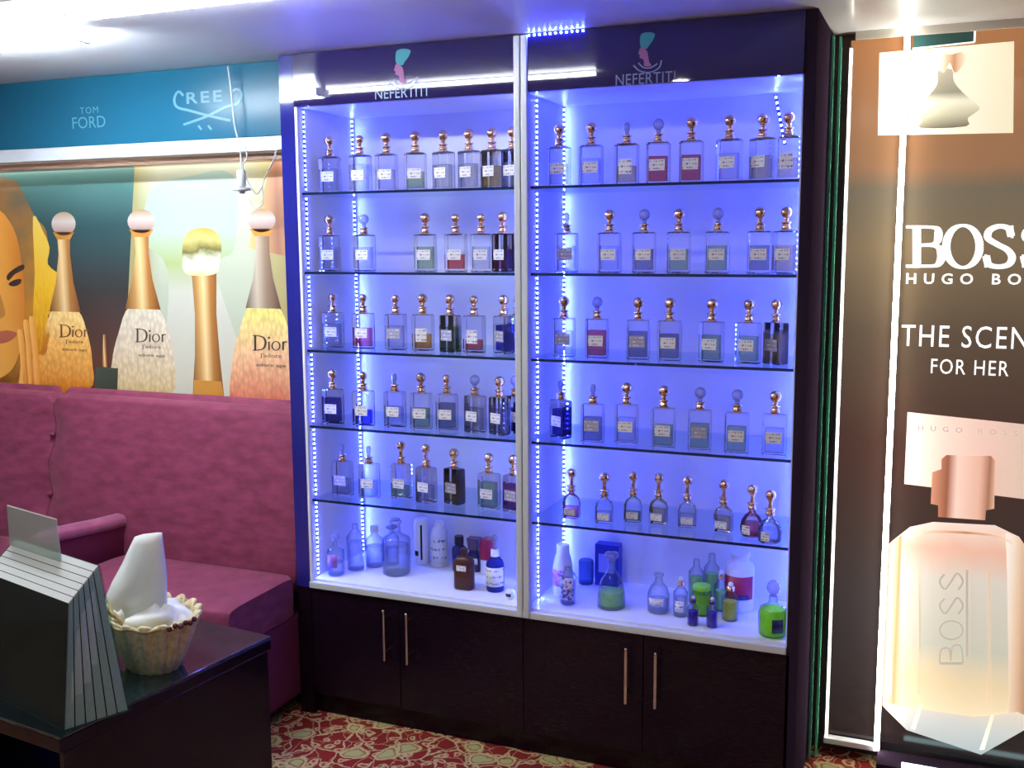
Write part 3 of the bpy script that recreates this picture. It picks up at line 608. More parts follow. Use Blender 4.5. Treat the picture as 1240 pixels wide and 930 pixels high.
for y, zt_ in ((.07, .690), (-.1, .70), (-.25, .715), (-.36, .725), (-.40, .715), (-.415, .69)):
    xa, xb = -.965, -.885; ins = 0 if y > -.39 else .010; ring = []
    for k in range(12):
        a = pi*k/11; ring.append(((xa+xb)/2+(-cos(a))*((xb-xa)/2-ins), y, zt_-.03+.03*sin(a)**.7))
    ring += [(xb-ins-.008, y, .62), (xb-ins-.008, y, .40), (xa+ins+.008, y, .40), (xa+ins+.008, y, .62)]
    rings.append(ring)
s.loft(rings); s.build('armrest', MATS['base_and_arm_shade_velvet'], so)  # arm sides darker: shade put into the velvet colour
s = MB(); s.loft([[(-.925+(p[0]+.925)*1.06, p[1], p[2]+.004) for p in r_[:12]]+[(-.925+(r_[11][0]+.925)*1.06, r_[11][1], r_[11][2]-.012), (-.925+(r_[0][0]+.925)*1.06, r_[0][1], r_[0][2]-.012)] for r_ in rings]); s.build('lit_arm_top', noise_mat('lit_top_velvet', (.30, .06, .14), (.40, .09, .2), 14, .7, sheen=.6), so)  # lighter top layer: light from above painted into the velvet
btn = MB().sphere((0, 0, 0), .013, 10, 6, sq=1).mesh('button', M_vel)
for x, z, r_, dp in dm:
    o = link('button', btn, so, (x, .084 if z > .9 else .052, z))

# ================================================================== COFFEE TABLE AND WHAT STANDS ON IT
ZTB = .56
A, B_ = at_z(328, 770, ZTB), at_z(72, 893, ZTB); ex = (A-B_).normalized(); ang = math.atan2(ex.y, ex.x)-pi/2; Lt = (A-B_).length
tbm = thing('coffee_table', 'dark wenge coffee table with dark glass top in the near left corner', 'table', (B_.x, B_.y, 0), ang)
MB().bbox((-.60, 0, ZTB-.008), (0, Lt, ZTB), .002).build('glass_top', mat('dark_glass_top', (.010, .022, .024), .05, coat=.6, spec=.8), tbm)
MB().bbox((-.60, 0, ZTB-.045), (0, Lt, ZTB-.0085), .003).build('top', M_black, tbm)
MB().bbox((-.022, .012, .0), (-.004, Lt-.012, ZTB-.0455), .002).build('side_panel', M_black, tbm)
MB().bbox((-.596, .012, .0), (-.578, Lt-.012, ZTB-.0455), .002).build('side_panel', M_black, tbm)
MB().bbox((-.578, .05, .12), (-.022, Lt-.05, .138), .002).build('shelf', M_black, tbm)

# brochure holder with brochures
def above(px, py, base):
    """the point straight over (as near as possible) a base point, on the sight line of a measured corner"""
    return min((at_z(px, py, .6+k*.002) for k in range(250)), key=lambda q: (q.xy-base.xy).length)
A0, B0 = at_z(78, 886, ZTB), at_z(155, 861, ZTB); A1 = above(83, 731, A0); B1 = above(119, 685, B0)
lat = at_z(0, 846, ZTB)-A0; lat.z = 0; lat.normalize(); wd = .42
M_acr = glass('clear_acrylic', (.90, .95, .93), (.55, .7, .66), gloss=.12, edge_pow=.4, diff=(.6, .75, .7, .02))
M_frost = glass('frosted_acrylic', (.85, .9, .87), (.5, .6, .56), gloss=.4, diff=(.62, .68, .62, .42))
M_cover = noise_mat('dark_brochure_cover', (.012, .006, .008), (.022, .012, .013), 8, .8, spec=.05); M_page = noise_mat('paper_edges', (.44, .46, .44), (.66, .68, .64), 260, .7, stretch=(6, 6, .2), lo=.3, hi=.7)
M_cream2 = mat('greenish_page_top', (.50, .56, .44), .6)
hd = thing('brochure_holder', 'clear acrylic brochure holder at the near corner of the coffee table', 'holder', (0, 0, 0))
def lerp(a, b_, t_): return a+(b_-a)*t_
dirn = (B0-A0).normalized()
def slab(t0, t1, w0, w1, zlo=.003, grow=0):
    a0, a1 = lerp(A0, B0, t0), lerp(A0, B0, t1); c0, c1 = lerp(A1, B1, t0), lerp(A1, B1, t1)
    up = Vector((0, 0, zlo))
    return [a0+lat*w0+up, a0+lat*w1+up, a1+lat*w1+up, a1+lat*w0+up, c0+lat*w0, c0+lat*w1, c1+lat*w1, c1+lat*w0]
MB().hexa(slab(-.03, -.005, -.006, wd+.006, .0005)).build('front_wall', M_acr, hd)
MB().hexa(slab(1.005, 1.03, -.006, wd+.006, .0005)).build('back_wall', M_acr, hd)
MB().hexa(slab(-.005, 1.005, -.006, -.003, .0005)).build('side_wall', M_acr, hd)
MB().hexa(slab(-.005, 1.005, wd+.003, wd+.006, .0005)).build('side_wall', M_acr, hd)
f0 = slab(-.005, 1.005, -.003, wd+.003, .0005)[:4]; MB().hexa(f0+[v+Vector((0, 0, .002)) for v in f0]).build('bottom', M_acr, hd)
tall = slab(.80, .83, .150, wd, .003); hi = [v+Vector((0, 0, .115)) for v in tall[4:]]; hi[0] += lat*.012; hi[3] += lat*.012
MB().hexa([v+Vector((0, 0, .001)) for v in tall[4:]]+hi).build('header_plate', M_frost, hd)
NB = 6; fr_ = ['front', 'second', 'third', 'fourth', 'fifth', 'rear']
for i in range(NB):
    t0, t1 = (i+.015)/NB, (i+.985)/NB
    br = thing('brochure', f'dark-covered brochure with pale page edges, {fr_[i]}most in the acrylic holder' if i in (0, 5) else f'dark-covered brochure with pale page edges, {fr_[i]} from the front in the acrylic holder', 'brochure', (0, 0, 0), group='brochures in the acrylic holder')
    e = (t1-t0)*.035
    MB().hexa(slab(t0+e, t1-e, .002, wd-.003, .0035)).build('pages', [M_page], br)
    MB().hexa(slab(t0, t0+e*.95, .001, wd-.002, .003)).build('cover', M_cover, br); MB().hexa(slab(t1-e*.95, t1, .001, wd-.002, .003)).build('cover', M_cover if i < NB-1 else M_cream2, br)

# tissue basket
bc = at_z(187, 805, ZTB)
bk = thing('tissue_basket', 'cream fluted oval basket full of tissues on the coffee table', 'basket', tuple(bc), -.35)
M_wick = noise_mat('cream_wicker', (.58, .47, .24), (.78, .67, .40), 60, .55, bump=.4)
M_wickd = noise_mat('brown_wicker', (.34, .24, .10), (.50, .38, .18), 70, .6, bump=.4)
def flute(r0, r1, h, NF=17, seg=132, thick=.006, lip=.020):
    rings = []
    def ring(r_, z, wv, zz=0):
        out = []
        for k in range(seg):
            a = 2*pi*k/seg; f_ = 1+wv*abs(cos(NF*a/2))-wv*.5; out.append((1.22*r_*f_*cos(a), r_*f_*sin(a), z+zz*abs(cos(NF*a/2))))
        return out
    for i in range(9): u = i/8; rings.append(ring(r0+(r1-r0)*u**.9, .001+h*u, .09+.12*u, lip*u))
    for i in range(8, -1, -1): u = i/8; rings.append(ring(r0+(r1-r0)*u**.9-thick, .005+h*u, .09+.12*u, lip*u))
    return MB().loft(rings)
flute(.070, .125, .150).build('fluted_body', M_wick, bk)
s = MB()
N = 60; pts = [(1.22*.130*cos(2*pi*k/N), .130*sin(2*pi*k/N), .157+.004*sin(11*2*pi*k/N)) for k in range(N+1)]
s.tube(pts, .005, 6); s.build('woven_rim', M_wickd, bk)
s = MB(); hp_ = [(-.10+.02*k/10*0-.0, -.055-.012*sin(pi*k/10), .10+.045*sin(pi*k/10)) for k in range(11)]
hp_ = [(-.14+.15*k/14, -.082-.035*sin(pi*k/14), .148+.045*sin(pi*k/14)) for k in range(15)]
s.tube(hp_, [.006+.002*(k % 2) for k in range(15)], 8); s.build('twisted_handle', M_wickd, bk)
s = MB()
for k in range(6): a = -.25+k*.12; s.sphere((1.22*.136*cos(a), .136*sin(a), .160+.006*(k % 2)), .008, 8, 5)
s.build('bead_trim', mat('maroon_beads', (.10, .015, .03), .25), bk)
M_tis = mat('white_tissue', (.80, .80, .76), .85, bump=(25, .25))
def crumple(name, c_, rx, ry, rz, seed, label, amp=.16):
    rnd = random.Random(seed); ph = [(rnd.uniform(2, 7), rnd.uniform(2, 7), rnd.uniform(0, 6), rnd.uniform(0, 6)) for _ in range(6)]
    rings = []
    for i in range(13):
        th = pi*i/12; ring = []
        for k in range(26):
            a = 2*pi*k/26; g = 1+amp*sum(sin(p[0]*th+p[2])*cos(round(p[1])*a+p[3]) for p in ph)/2
            ring.append((rx*g*max(sin(th), .01)*cos(a), ry*g*max(sin(th), .01)*sin(a), -rz*g*cos(th)))
        rings.append(ring)
    return tag(MB().loft(rings).build(name, M_tis, None, c_), label, 'tissue')
crumple('tissue', tuple(bc+Vector((.03, .0, .148))), .094, .084, .048, 3, 'crumpled white tissue filling the right side of the cream basket')
crumple('tissue', tuple(bc+Vector((-.08, .015, .142))), .054, .070, .040, 8, 'crumpled white tissue at the left rim of the cream basket')
# upright folded tissue
pt = lambda a, b_, y: at_y(a, b_, y)
yb = bc.y-.005
front = [pt(128, 716, yb-.03), pt(150, 736, yb-.05), pt(178, 728, yb-.06), pt(200, 712, yb-.03)]
rows_ = [[(126, 742, 0), (140, 748, -.03), (158, 748, -.045), (178, 746, -.03), (199, 740, 0)], [(128, 722, 0), (140, 726, -.03), (158, 726, -.045), (178, 722, -.03), (199, 718, 0)], [(136, 704, .0), (150, 708, -.03), (164, 706, -.04), (182, 702, -.025), (199, 698, 0)],
         [(148, 682, .0), (158, 684, -.02), (170, 684, -.03), (184, 680, -.02), (197, 678, 0)], [(158, 660, .0), (166, 660, -.012), (174, 660, -.018), (186, 658, -.01), (194, 656, 0)],
         [(163, 650, .0), (170, 648, -.004), (178, 647, -.006), (186, 646, -.004), (193, 646, 0)]]
V = [at_y(a, b_, yb+c_) for r_ in rows_ for a, b_, c_ in r_]; off = Vector((.0, .012, 0)); nv = len(V)
s = MB(); fc = [(r_*5+k, r_*5+k+1, r_*5+k+6, r_*5+k+5) for r_ in range(5) for k in range(4)]
bord = [0, 1, 2, 3, 4, 9, 14, 19, 24, 29, 28, 27, 26, 25, 20, 15, 10, 5]
s.add(V+[v+off for v in V], fc+[tuple(i+nv for i in q_)[::-1] for q_ in fc]+[(bord[i], bord[(i+1) % 18], bord[(i+1) % 18]+nv, bord[i]+nv) for i in range(18)], 0, True)
tag(s.build('tissue', M_tis), 'white tissue standing upright like a sail in the cream basket', 'tissue')

# ================================================================== PERFUME BOTTLES
BW, BD, BH = .074, .043, .131
blk_me = MB().rrect([(0, BW-.006, BD-.006, .003), (.003, BW, BD, .005), (BH-.004, BW, BD, .005), (BH, BW-.008, BD-.008, .003), (BH+.001, .024, .022, .010), (BH+.007, .022, .022, .0109)]).mesh('glass_body', M_glass)
sh_me = MB().rrect([(0, .052, .036, .006), (.004, .060, .042, .010), (.055, .060, .042, .012), (.072, .052, .036, .014), (.082, .028, .026, .012), (.086, .020, .020, .0099), (.094, .019, .019, .0094)], smooth=True).mesh('glass_body', M_glass)
rnd_me = MB().lathe([(.030, 0), (.036, .006), (.038, .03), (.034, .052), (.022, .070), (.011, .078), (.011, .090)], 20).mesh('glass_body', M_glass)
def liq_me(kind, lev, tint):
    if kind == 'block': s_ = MB().rrect([(.010, BW-.016, BD-.012, .004), (.010+(BH-.020)*lev, BW-.016, BD-.012, .004)])
    elif kind == 'squat': s_ = MB().rrect([(.006, .048, .031, .007), (.006+.055*lev, .049, .032, .008)])
    else: s_ = MB().lathe([(.026, .005), (.032, .010), (.034, .03), (.034-.01*lev, .03+.02*lev)], 20)
    return s_.mesh('liquid', LIQ[tint])
LM = {}
def lm(*k):
    if k not in LM: LM[k] = liq_me(*k)
    return LM[k]
lab_me = MB().box((-.025, -BD/2-.0009, .042), (.025, -BD/2-.0001, .077)).mesh('paper_label', M_label)
lab2_me = MB().box((-.021, -BD/2-.0009, .034), (.021, -BD/2-.0001, .082)).mesh('paper_label', M_label)
labd_me = MB().box((-.025, -BD/2-.0009, .042), (.025, -BD/2-.0001, .080)).mesh('paper_label', M_label_dark)
labs_me = MB().box((-.020, -.0219, .012), (.020, -.0211, .036)).mesh('paper_label', M_label)
labr_me = MB().box((-.014, -.0398, .012), (.014, -.0384, .040)).mesh('paper_label', M_label)
col_me = MB().lathe([(.0135, 0), (.0145, .002), (.0145, .010), (.012, .012), (.012, .016), (.0165, .018), (.0165, .021), (.010, .023)], 16).mesh('collar', M_gold)
slab_me = MB().rrect([(0, .030, .028, .004), (.003, .030, .028, .004)]).mesh('gold_plate', M_gold)
def stop_me(m, r, ext=0):
    return MB().lathe([(.0075, 0), (.0062, .006+ext), (.0095, .009+ext), (.0062, .012+ext)], 14).sphere((0, 0, .011+ext+r*.96), r, 18, 12).mesh('ball_stopper', m)
ball_me = stop_me(M_gold, .0185); ball_s = stop_me(M_gold, .0155, .002); ball_l = stop_me(M_gold, .0175, .014); cry_me = stop_me(M_crystal, .0185)
cry_s = MB().lathe([(.0075, 0), (.006, .012), (.009, .016), (.009, .034), (.004, .040)], 12).mesh('crystal_stopper', M_crystal)
PROTO = {}
ORD = ['first', 'second', 'third', 'fourth', 'fifth', 'sixth', 'seventh', 'eighth']
SH = ['top shelf', 'second shelf', 'third shelf', 'fourth shelf', 'fifth shelf']
STW = {'b': 'gold-ball-topped', 's': 'small-ball-topped', 'c': 'crystal-ball-topped', 'n': 'stick-stoppered', 'l': 'long-necked gold-ball'}
def proto(kind, st, tint, lev, lab):
    k = (kind, st, tint, lev, lab)
    if k in PROTO: return copy_tree(PROTO[k])
    o = link('perfume_bottle', None); PROTO[k] = o
    link('glass_body', {'block': blk_me, 'squat': sh_me, 'round': rnd_me}[kind], o)
    link('liquid', lm(kind, lev, tint), o)
    lme = {'block': {'w': lab_me, 't': lab2_me, 'd': labd_me}.get(lab), 'squat': labs_me, 'round': labr_me}[kind]
    link('paper_label', lme, o)
    zc = {'block': BH+.005, 'squat': .092, 'round': .088}[kind]
    c_ = link('collar', col_me, o, (0, 0, zc))
    if kind == 'block': link('shoulder_plate', slab_me, o, (0, 0, BH+.0012))
    link('ball_stopper' if st != 'n' else 'crystal_stopper', {'b': ball_me, 's': ball_s, 'c': cry_me, 'n': cry_s, 'l': ball_l}[st], o, (0, 0, zc+.0225))
    return o
# (pixel column of the stopper, depth on the shelf, stopper, liquid, fill, label, turn in degrees)
c_, am, ro, db, gr, pm, pg, gy = 'clear', 'amber', 'rose', 'dark blue', 'greenish', 'plum', 'pale gold', 'grey'
ROWS = {
 ('left', 0): [(399, .12, 'b', c_, .7, 'w', 5), (436, .11, 's', c_, .8, 'w', 0), (468, .11, 'b', c_, .6, 'w', 8), (503, .11, 'b', gr, .5, 'w', 12), (537, .12, 'b', c_, .7, 'w', -14), (568, .12, 'b', c_, .7, 'w', -16), (596, .12, 'b', pg, .6, 'w', -18), (621, .12, 'b', c_, .7, 'w', -20)],
 ('left', 1): [(399, .12, 'b', c_, .7, 'w', 4), (441, .12, 'c', c_, .7, 'w', 0), (515, .11, 'b', gr, .7, 'w', 6), (552, .12, 's', ro, .45, 'w', 5), (583, .12, 's', c_, .7, 'w', 10), (609, .12, 'b', pm, .6, 'w', -22), (628, .16, 'b', c_, .7, 'w', -10)],
 ('left', 2): [(403, .13, 's', c_, .7, 'w', 4), (440, .12, 's', ro, .6, 'w', 2), (479, .12, 's', c_, .7, 'd', 5), (512, .13, 'b', am, .45, 't', 6), (545, .12, 'b', gr, .7, 'd', -16), (574, .13, 's', ro, .32, 't', 0), (610, .14, 'b', db, .8, 'd', -30), (627, .2, 's', c_, .6, 'w', -14)],
 ('left', 3): [(403, .08, 'b', db, .8, 'w', 3), (440, .08, 's', db, .45, 'w', 4), (478, .10, 'n', c_, .6, 'w', 2), (510, .10, 'b', gr, .6, 'w', 5), (541, .11, 's', gy, .8, 'w', 4), (575, .11, 'c', c_, .7, 'w', -16), (605, .10, 'b', c_, .7, 'w', -24), (624, .15, 'c', db, .7, 'w', -22)],
 ('left', 4): [(415, .11, 'n', c_, .5, 'd', 0), (447, .11, 'n', c_, .5, 'w', 4), (486, .15, 'l', gr, .35, 'w', -6), (516, .13, 'l', c_, .5, 'w', -12), (550, .15, 'b', pg, .6, 'd', -15), (592, .12, 'b', gr, .8, 'w', -6), (622, .12, 'b', pm, .8, 'd', -16)],
 ('right', 0): [(677, .12, 'b', c_, .6, 'w', 4), (716, .11, 'b', c_, .7, 'w', 6), (759, .11, 'n', pg, .45, 't', 2), (797, .11, 'c', ro, .7, 'w', 5), (837, .11, 'b', ro, .7, 'w', 5), (883, .10, 'b', c_, .7, 'w', -10), (923, .11, 'b', pg, .6, 'w', -28), (957, .10, 'b', pg, .5, 't', -8)],
 ('right', 1): [(686, .13, 'n', c_, .7, 'd', 3), (738, .11, 'b', c_, .7, 'w', 4), (780, .11, 'c', gy, .6, 'w', 6), (822, .11, 'b', gr, .6, 'w', 6), (869, .11, 'c', gr, .7, 'w', 2), (920, .11, 'b', gy, .7, 'w', 0), (952, .10, 'b', pg, .7, 'w', -18)],
 ('right', 2): [(683, .11, 'b', c_, .7, 'd', 5), (723, .11, 'c', ro, .75, 'w', 4), (773, .11, 'b', gy, .75, 'd', 4), (811, .11, 'b', gy, .7, 'w', 0), (862, .11, 'b', gr, .7, 'w', -10), (907, .11, 'b', gr, .7, 'w', -12), (940, .13, 'b', pg, .75, 'd', -34)],
 ('right', 3): [(679, .12, 'n', db, .8, 'w', -30), (718, .07, 'n', gy, .7, 'd', 4), (759, .10, 'b', c_, .7, 'w', 2), (804, .07, 'b', gr, .6, 'w', 3), (848, .07, 'c', gr, .7, 'd', 6), (893, .06, 'c', gr, .7, 'w', 4), (939, .07, 'b', c_, .7, 'w', 3)],
 ('right', 4): [(692, .12, 's', ro, .6, 'w', 0), (732, .10, 's', c_, .6, 'w', 6), (767, .15, 's', gr, .5, 'w', 4), (798, .16, 's', pg, .8, 'w', -8), (833, .15, 's', c_, .7, 'w', 8), (877, .14, 's', pg, .8, 'w', -12), (912, .12, 's', ro, .7, 'w', -20), (934, .065, 's', c_, .7, 'w', -12)],
}
for (bay, r_), lst in ROWS.items():
    for i, (px, y, st, tint, lev, lab, rot) in enumerate(lst):
        kind = 'block'
        if (bay, r_) == ('right', 4): kind = 'round' if i >= 6 else 'squat'; st = 'l'
        x = min(at_y(px, (195, 290, 385, 480, 575)[r_], y).x, 1.703)
        o = proto(kind, st, tint, lev, lab); o.location = (x, y, ZS[r_]+.0005); o.rotation_euler.z = R(rot)
        body = {'block': 'perfume bottle', 'squat': 'squat perfume bottle', 'round': 'round perfume bottle'}[kind]
        tag(o, f'{STW[st]} {body}, {tint} liquid, {ORD[i]} from left, {bay} bay {SH[r_]}', 'perfume bottle', f'perfume bottles on the {SH[r_]} of the {bay} bay')

# ------------------------------------------------------------------ bottles on the showcase floor
def place(o, x, y): o.location = (x, y, ZF+.0005); return o
M_blueg = glass('cobalt_glass', (.10, .14, .75), (.02, .02, .25), gloss=.9, diff=(.02, .03, .3, .35))
M_brown = glass('amber_glass', (.42, .20, .12), (.12, .05, .04), gloss=.9, diff=(.16, .06, .035, .45))
M_navy = mat('navy_plastic', (.012, .012, .09), .2, coat=.4); M_plum = mat('plum_plastic', (.06, .012, .09), .25, coat=.3); M_red = mat('red_label', (.42, .015, .05), .35)
M_wpl = mat('white_plastic', (.82, .82, .86), .3); M_pinkl = noise_mat('magenta_print_label', (.65, .03, .35), (.85, .6, .8), 60, .4); M_prt = noise_mat('colourful_print_label', (.05, .06, .25), (.8, .75, .9), 70, .4, lo=.4, hi=.55)
M_blk = mat('black_cap', (.015, .015, .02), .25); M_yell = label_mat('yellowish_label', (.80, .80, .62), (.25, .25, .3), 200, 90); M_limepl = mat('lime_plastic', (.28, .75, .03), .35)
def lathe_b(name, label, x, y, body, m_body, liq=None, m_liq=None, extra=(), seg=20, cat='bottle'):
    o = place(thing(name, label, cat), x, y)
    MB().lathe(body, seg).build('glass_body' if m_body in (M_blown, M_blueg, M_brown) else 'body', m_body, o)
    if liq: MB().lathe(liq, seg).build('liquid', m_liq, o)
    for nm, prof, m_ in extra:
        if isinstance(prof, MB): prof.build(nm, m_, o)
        elif callable(prof): prof().build(nm, m_, o)
        else: MB().lathe(prof, seg).build(nm, m_, o)
    return o
def wrap(r_, z0, z1, a0=-1.3, a1=1.3, n_=14):
    """label bent round a bottle, facing the room"""
    s_ = MB(); ring = lambda rr, z: [(rr*sin(a0+(a1-a0)*k/n_), -rr*cos(a0+(a1-a0)*k/n_), z) for k in range(n_+1)]
    a, b_, c2, d = ring(r_+.0004, z0), ring(r_+.0004, z1), ring(r_+.0012, z0), ring(r_+.0012, z1); N_ = n_+1
    s_.add(a+b_+c2+d, [(k, k+1, N_+k+1, N_+k) for k in range(n_)]+[(2*N_+k, 2*N_+k+1, 3*N_+k+1, 3*N_+k) for k in range(n_)]+[(k, k+1, 2*N_+k+1, 2*N_+k) for k in range(n_)]+[(N_+k, N_+k+1, 3*N_+k+1, 3*N_+k) for k in range(n_)], 0, True)
    return s_
# left bay
lathe_b('glass_bottle', 'small clear bottle with purple label in the lower left cabinet corner', .062, .085, [(.026, 0), (.032, .004), (.032, .095), (.012, .115), (.010, .130)], M_blown, [(.027, .004), (.027, .05)], LIQ['water blue'],
        [('paper_label', wrap(.032, .035, .085, -.7, .7), mat('purple_label', (.30, .12, .30), .4)), ('stopper', lambda: MB().sphere((0, 0, .148), .018), M_crystal)])
lathe_b('glass_bottle', 'tall clear slender bottle behind the purple-labelled one, left bay floor', .098, .170, [(.030, 0), (.034, .004), (.034, .13), (.013, .16), (.011, .18)], M_blown, [(.029, .004), (.029, .11)], LIQ['water blue'])
lathe_b('glass_bottle', 'clear bottle with ribbed white neck ring left of the big jar', .145, .235, [(.034, 0), (.038, .004), (.038, .105), (.014, .125), (.012, .15)], M_blown, [(.033, .004), (.033, .08)], LIQ['water blue'],
        [('neck_ring', [(.0165, .135), (.0165, .158), (.012, .160)], M_wpl)])
lathe_b('glass_bottle', 'clear narrow bottle with flat stopper touching the big jar from behind', .200, .275, [(.024, 0), (.028, .004), (.028, .11), (.011, .128), (.010, .142)], M_blown, [(.023, .004), (.023, .07)], LIQ['water blue'],
        [('stopper', [(.010, .142), (.024, .148), (.024, .154), (.010, .158)], M_crystal)])
lathe_b('glass_jar', 'big round clear jar of pale blue liquid on the left bay floor', .268, .185, [(.048, 0), (.054, .005), (.055, .128), (.050, .142), (.026, .154), (.019, .160), (.019, .196), (.023, .198), (.023, .205), (.018, .207)], M_blown, [(.046, .006), (.049, .010), (.050, .112)], LIQ['water blue'],
        [('stopper', [(.017, .2075), (.017, .214)], M_crystal)], seg=28)
lathe_b('aerosol_can', 'white cylinder with dark stripe behind and right of the big jar', .300, .335, [(.028, 0), (.030, .003), (.030, .165), (.026, .172), (.024, .18)], M_wpl, extra=[('dark_stripe', wrap(.030, .02, .16, .3, .55), M_blk), ('printed_mark', wrap(.030, .035, .055, -.6, 0), M_blk)], cat='can')
lathe_b('plastic_bottle', 'white printed bottle in the back centre of the left bay floor', .378, .335, [(.030, 0), (.034, .004), (.034, .13), (.024, .15), (.018, .155), (.018, .175)], M_wpl, extra=[('printed_label', wrap(.034, .02, .12), label_mat('grey_speckle_label', (.8, .82, .84), (.2, .22, .25), 90, 50))])
# dark bottle pair at the back
lathe_b('perfume_bottle', 'navy bottle with black cap half hidden behind the amber bottle', .480, .30, [(.026, 0), (.028, .004), (.028, .09), (.014, .105)], M_navy, extra=[('cap', [(.018, .1055), (.018, .135), (.016, .138)], M_blk)], cat='perfume bottle')
o = place(thing('perfume_bottle', 'dark purple square-capped bottle at the back right of the amber bottle', 'perfume bottle'), .535, .32)
MB().rrect([(0, .048, .036, .006), (.004, .052, .04, .008), (.06, .052, .04, .008), (.085, .030, .028, .008)]).build('body', M_navy, o)
MB().rrect([(.085, .038, .034, .003), (.130, .050, .040, .003)]).build('cap', M_plum, o); MB().box((-.022, -.0212, .032), (.022, -.0202, .054)).build('paper_label', M_label, o)
# amber bottle
o = place(thing('perfume_bottle', 'large amber-brown flat bottle with small white label on the left bay floor', 'perfume bottle'), .588, .115)
MB().rrect([(0, .066, .038, .012), (.006, .074, .046, .016), (.105, .074, .046, .016), (.118, .058, .036, .014), (.122, .026, .024, .011), (.135, .024, .024, .0119)], smooth=True).build('glass_body', M_brown, o)
MB().rrect([(.012, .062, .034, .012), (.035, .062, .034, .012)], smooth=True).build('liquid', LIQ['amber'], o)
MB().box((-.020, -.0245, .072), (.018, -.0231, .092)).build('paper_label', M_label, o); MB().lathe([(.0135, .1352), (.0135, .150), (.010, .152)], 16).build('stopper', M_brown, o)
lathe_b('perfume_bottle', 'red and white bottle standing behind the cobalt spray bottle', .600, .305, [(.028, 0), (.030, .004), (.030, .05), (.026, .06)], M_wpl, extra=[('red_cap', [(.031, .0605), (.033, .09), (.031, .128), (.022, .140)], M_red)], cat='perfume bottle')
lathe_b('spray_bottle', 'cobalt blue round bottle with pale label and white neck, left bay floor', .700, .14, [(.030, 0), (.033, .004), (.033, .098), (.028, .112), (.014, .128)], M_blueg, extra=[('paper_label', wrap(.033, .022, .092, -1.5, 1.5), M_yell), ('neck_wrap', [(.0155, .1285), (.0155, .152), (.011, .154)], M_wpl),
        ('spray_head', lambda: MB().lathe([(.008, .1545), (.008, .182), (.012, .184), (.012, .200), (.006, .206)], 12).box((-.028, -.006, .186), (.0, .006, .198)), M_crystal)])
lathe_b('stopper', 'loose white ball stopper lying by the aluminium divider', .786, .075, [(.010, 0), (.017, .008), (.019, .019), (.017, .030), (.010, .037)], M_wpl, extra=[('dark_marks', wrap(.019, .012, .024, -.5, .5), M_blk)], cat='stopper')
# right bay
lathe_b('plastic_bottle', 'white plastic bottle with magenta label beside the divider, right bay floor', .945, .185, [(.034, 0), (.036, .004), (.036, .10), (.030, .135), (.023, .155), (.023, .185), (.020, .187)], M_wpl, extra=[('magenta_label', wrap(.036, .04, .10, -1.4, .3), M_pinkl)])
lathe_b('glass_bottle', 'clear bottle with colourful printed label in front of the magenta-labelled bottle', .992, .105, [(.024, 0), (.027, .004), (.027, .105), (.012, .122), (.011, .132)], M_blown, [(.022, .004), (.022, .09)], LIQ['water blue'], [('printed_label', wrap(.027, .02, .10, -1.1, 1.1), M_prt)])
lathe_b('glass_jar', 'small grey blue jar standing in the shadowed back of the right bay', .982, .335, [(.026, 0), (.028, .004), (.028, .085), (.024, .09)], glass('smoky_blue_glass', (.4, .55, .75), (.1, .16, .3), diff=(.10, .16, .32, .3)))
o = place(thing('gift_box', 'dark blue carton standing behind the green-bottomed flask', 'box'), 1.062, .355)
MB().bbox((-.045, -.025, 0), (.045, .025, .155), .002).build('carton', mat('royal_blue_card', (.015, .03, .35), .4), o); MB().box((-.030, -.0262, .05), (.030, -.0252, .12)).build('printed_mark', mat('pale_blue_print', (.3, .35, .8), .4), o)
lathe_b('glass_flask', 'clear conical flask with green liquid and mushroom stopper', 1.143, .13, [(.045, 0), (.050, .004), (.047, .05), (.040, .085), (.034, .10), (.017, .125), (.013, .135), (.013, .160)], M_blown, [(.044, .012), (.042, .05), (.041, .058)], LIQ['green'],
        [('stopper', [(.012, .1605), (.010, .168), (.022, .176), (.026, .184), (.022, .192), (.008, .195)], M_crystal)], seg=24, cat='flask')
lathe_b('glass_bottle', 'round clear bottle with faint label beside the flask on the right bay floor', 1.306, .145, [(.034, 0), (.038, .005), (.038, .06), (.030, .085), (.014, .105), (.013, .125), (.017, .126), (.017, .133)], M_blown, [(.033, .005), (.033, .045)], LIQ['water blue'], [('paper_label', wrap(.038, .03, .055, -.7, .7), M_label)])
def dropper(label, x, y, h, r_, tint, capm, lab=True):
    o = lathe_b('dropper_bottle', label, x, y, [(r_*.85, 0), (r_, .004), (r_, h*.62), (r_*.5, h*.74), (r_*.42, h*.78)], M_blown, [(r_*.8, .005), (r_*.8, h*.5)], tint, [('collar', [(r_*.5, h*.785), (r_*.5, h*.90), (r_*.3, h*.91)], capm), ('bulb', [(r_*.28, h*.915), (r_*.32, h*.96), (r_*.2, h)], M_wpl)])
    if lab: wrap(r_, h*.15, h*.42, -.6, .6).build('paper_label', M_label, o)
dropper('gold-capped clear dropper bottle left of the lime jar', 1.386, .13, .135, .024, LIQ['clear'], M_gold)
dropper('left of the two small violet-blue dropper bottles at the front edge', 1.444, .062, .098, .019, liquid('violet_blue_liquid', (.10, .06, .5), .5), M_plum, False)
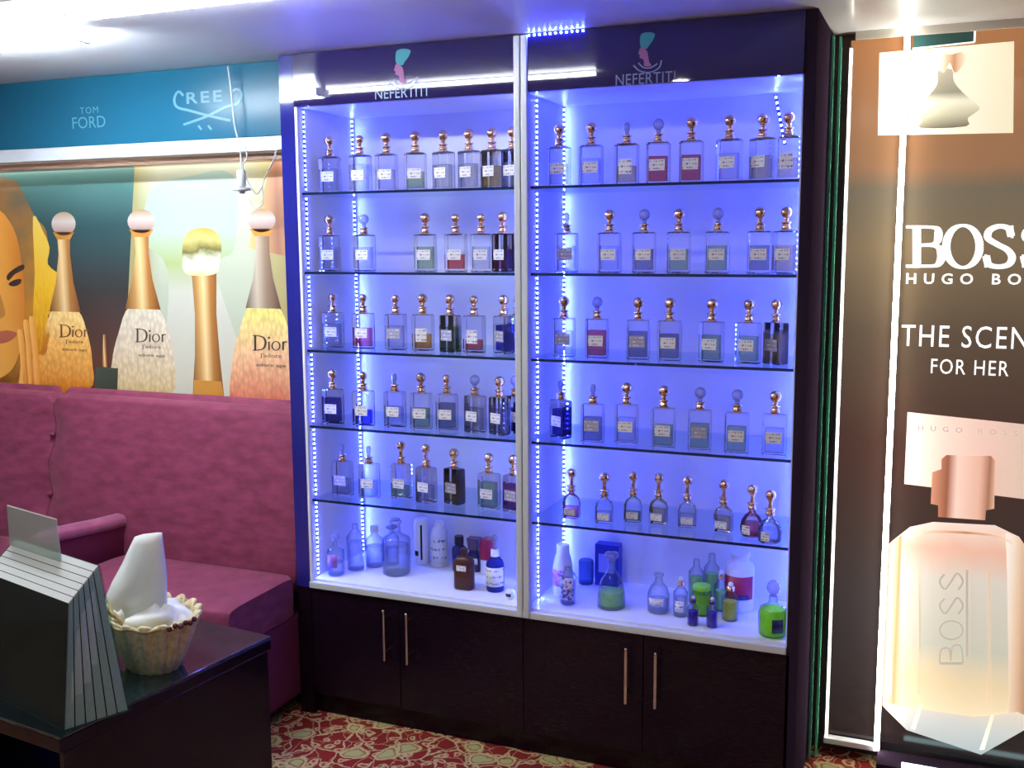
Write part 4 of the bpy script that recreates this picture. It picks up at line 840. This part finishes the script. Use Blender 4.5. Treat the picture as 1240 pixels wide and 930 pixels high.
dropper('right of the two small violet-blue dropper bottles at the front edge', 1.506, .066, .100, .019, MATS['violet_blue_liquid'] if 'violet_blue_liquid' in MATS else LIQ['dark blue'], M_plum, False)
dropper('gold-capped green dropper bottle behind the yellow-green bottle', 1.500, .235, .140, .023, LIQ['green'], M_gold, False)
dropper('yellow-green dropper bottle in front of the white jug', 1.548, .155, .128, .028, LIQ['lime'] if False else liquid('yellow_green_liquid', (.72, .75, .12), .4), M_gold, False)
lathe_b('glass_jar', 'lime green jar behind the pair of violet-blue dropper bottles', 1.448, .175, [(.030, 0), (.034, .004), (.034, .075), (.028, .085)], M_blown, [(.030, .005), (.030, .07)], LIQ['lime'], [('lid', [(.030, .0855), (.030, .100), (.026, .102)], M_limepl)])
for k, (x, y, h, wd_) in enumerate(((1.405, .28, .155, 'left'), (1.455, .30, .175, 'right'))):
    lathe_b('glass_bottle', f'tall pale green clear bottle at the back behind the lime jar, the {wd_} one', x, y, [(.024, 0), (.027, .004), (.027, h*.72), (.012, h*.84), (.011, h)], M_blown, [(.022, .005), (.022, h*.6)], LIQ['green'])
o = lathe_b('plastic_jug', 'white plastic jug with dark red label at the back right of the right bay', 1.556, .275, [(.046, 0), (.050, .005), (.050, .145), (.046, .158), (.030, .168), (.030, .188), (.034, .189), (.034, .200), (.030, .202)], M_wpl, extra=[('red_label', wrap(.050, .045, .125, -1.2, 1.2), M_red)], seg=24, cat='jug')
wrap(.0512, .045, .060, .1, .8).build('dark_corner', M_navy, o)
o = lathe_b('glass_bottle', 'bulbous bottle of bright lime liquid with crystal stopper at the right front corner', 1.700, .07, [(.038, 0), (.044, .006), (.046, .03), (.046, .075), (.040, .092), (.018, .104), (.014, .112), (.014, .128)], M_blown, [(.039, .006), (.042, .012), (.042, .080), (.038, .088)], LIQ['lime'],
            [('stopper', [(.013, .1285), (.010, .134), (.018, .142), (.022, .155), (.018, .172), (.008, .180)], M_crystal)], seg=24)
wrap(.046, .02, .065, .1, .9).build('dark_print', M_navy, o)
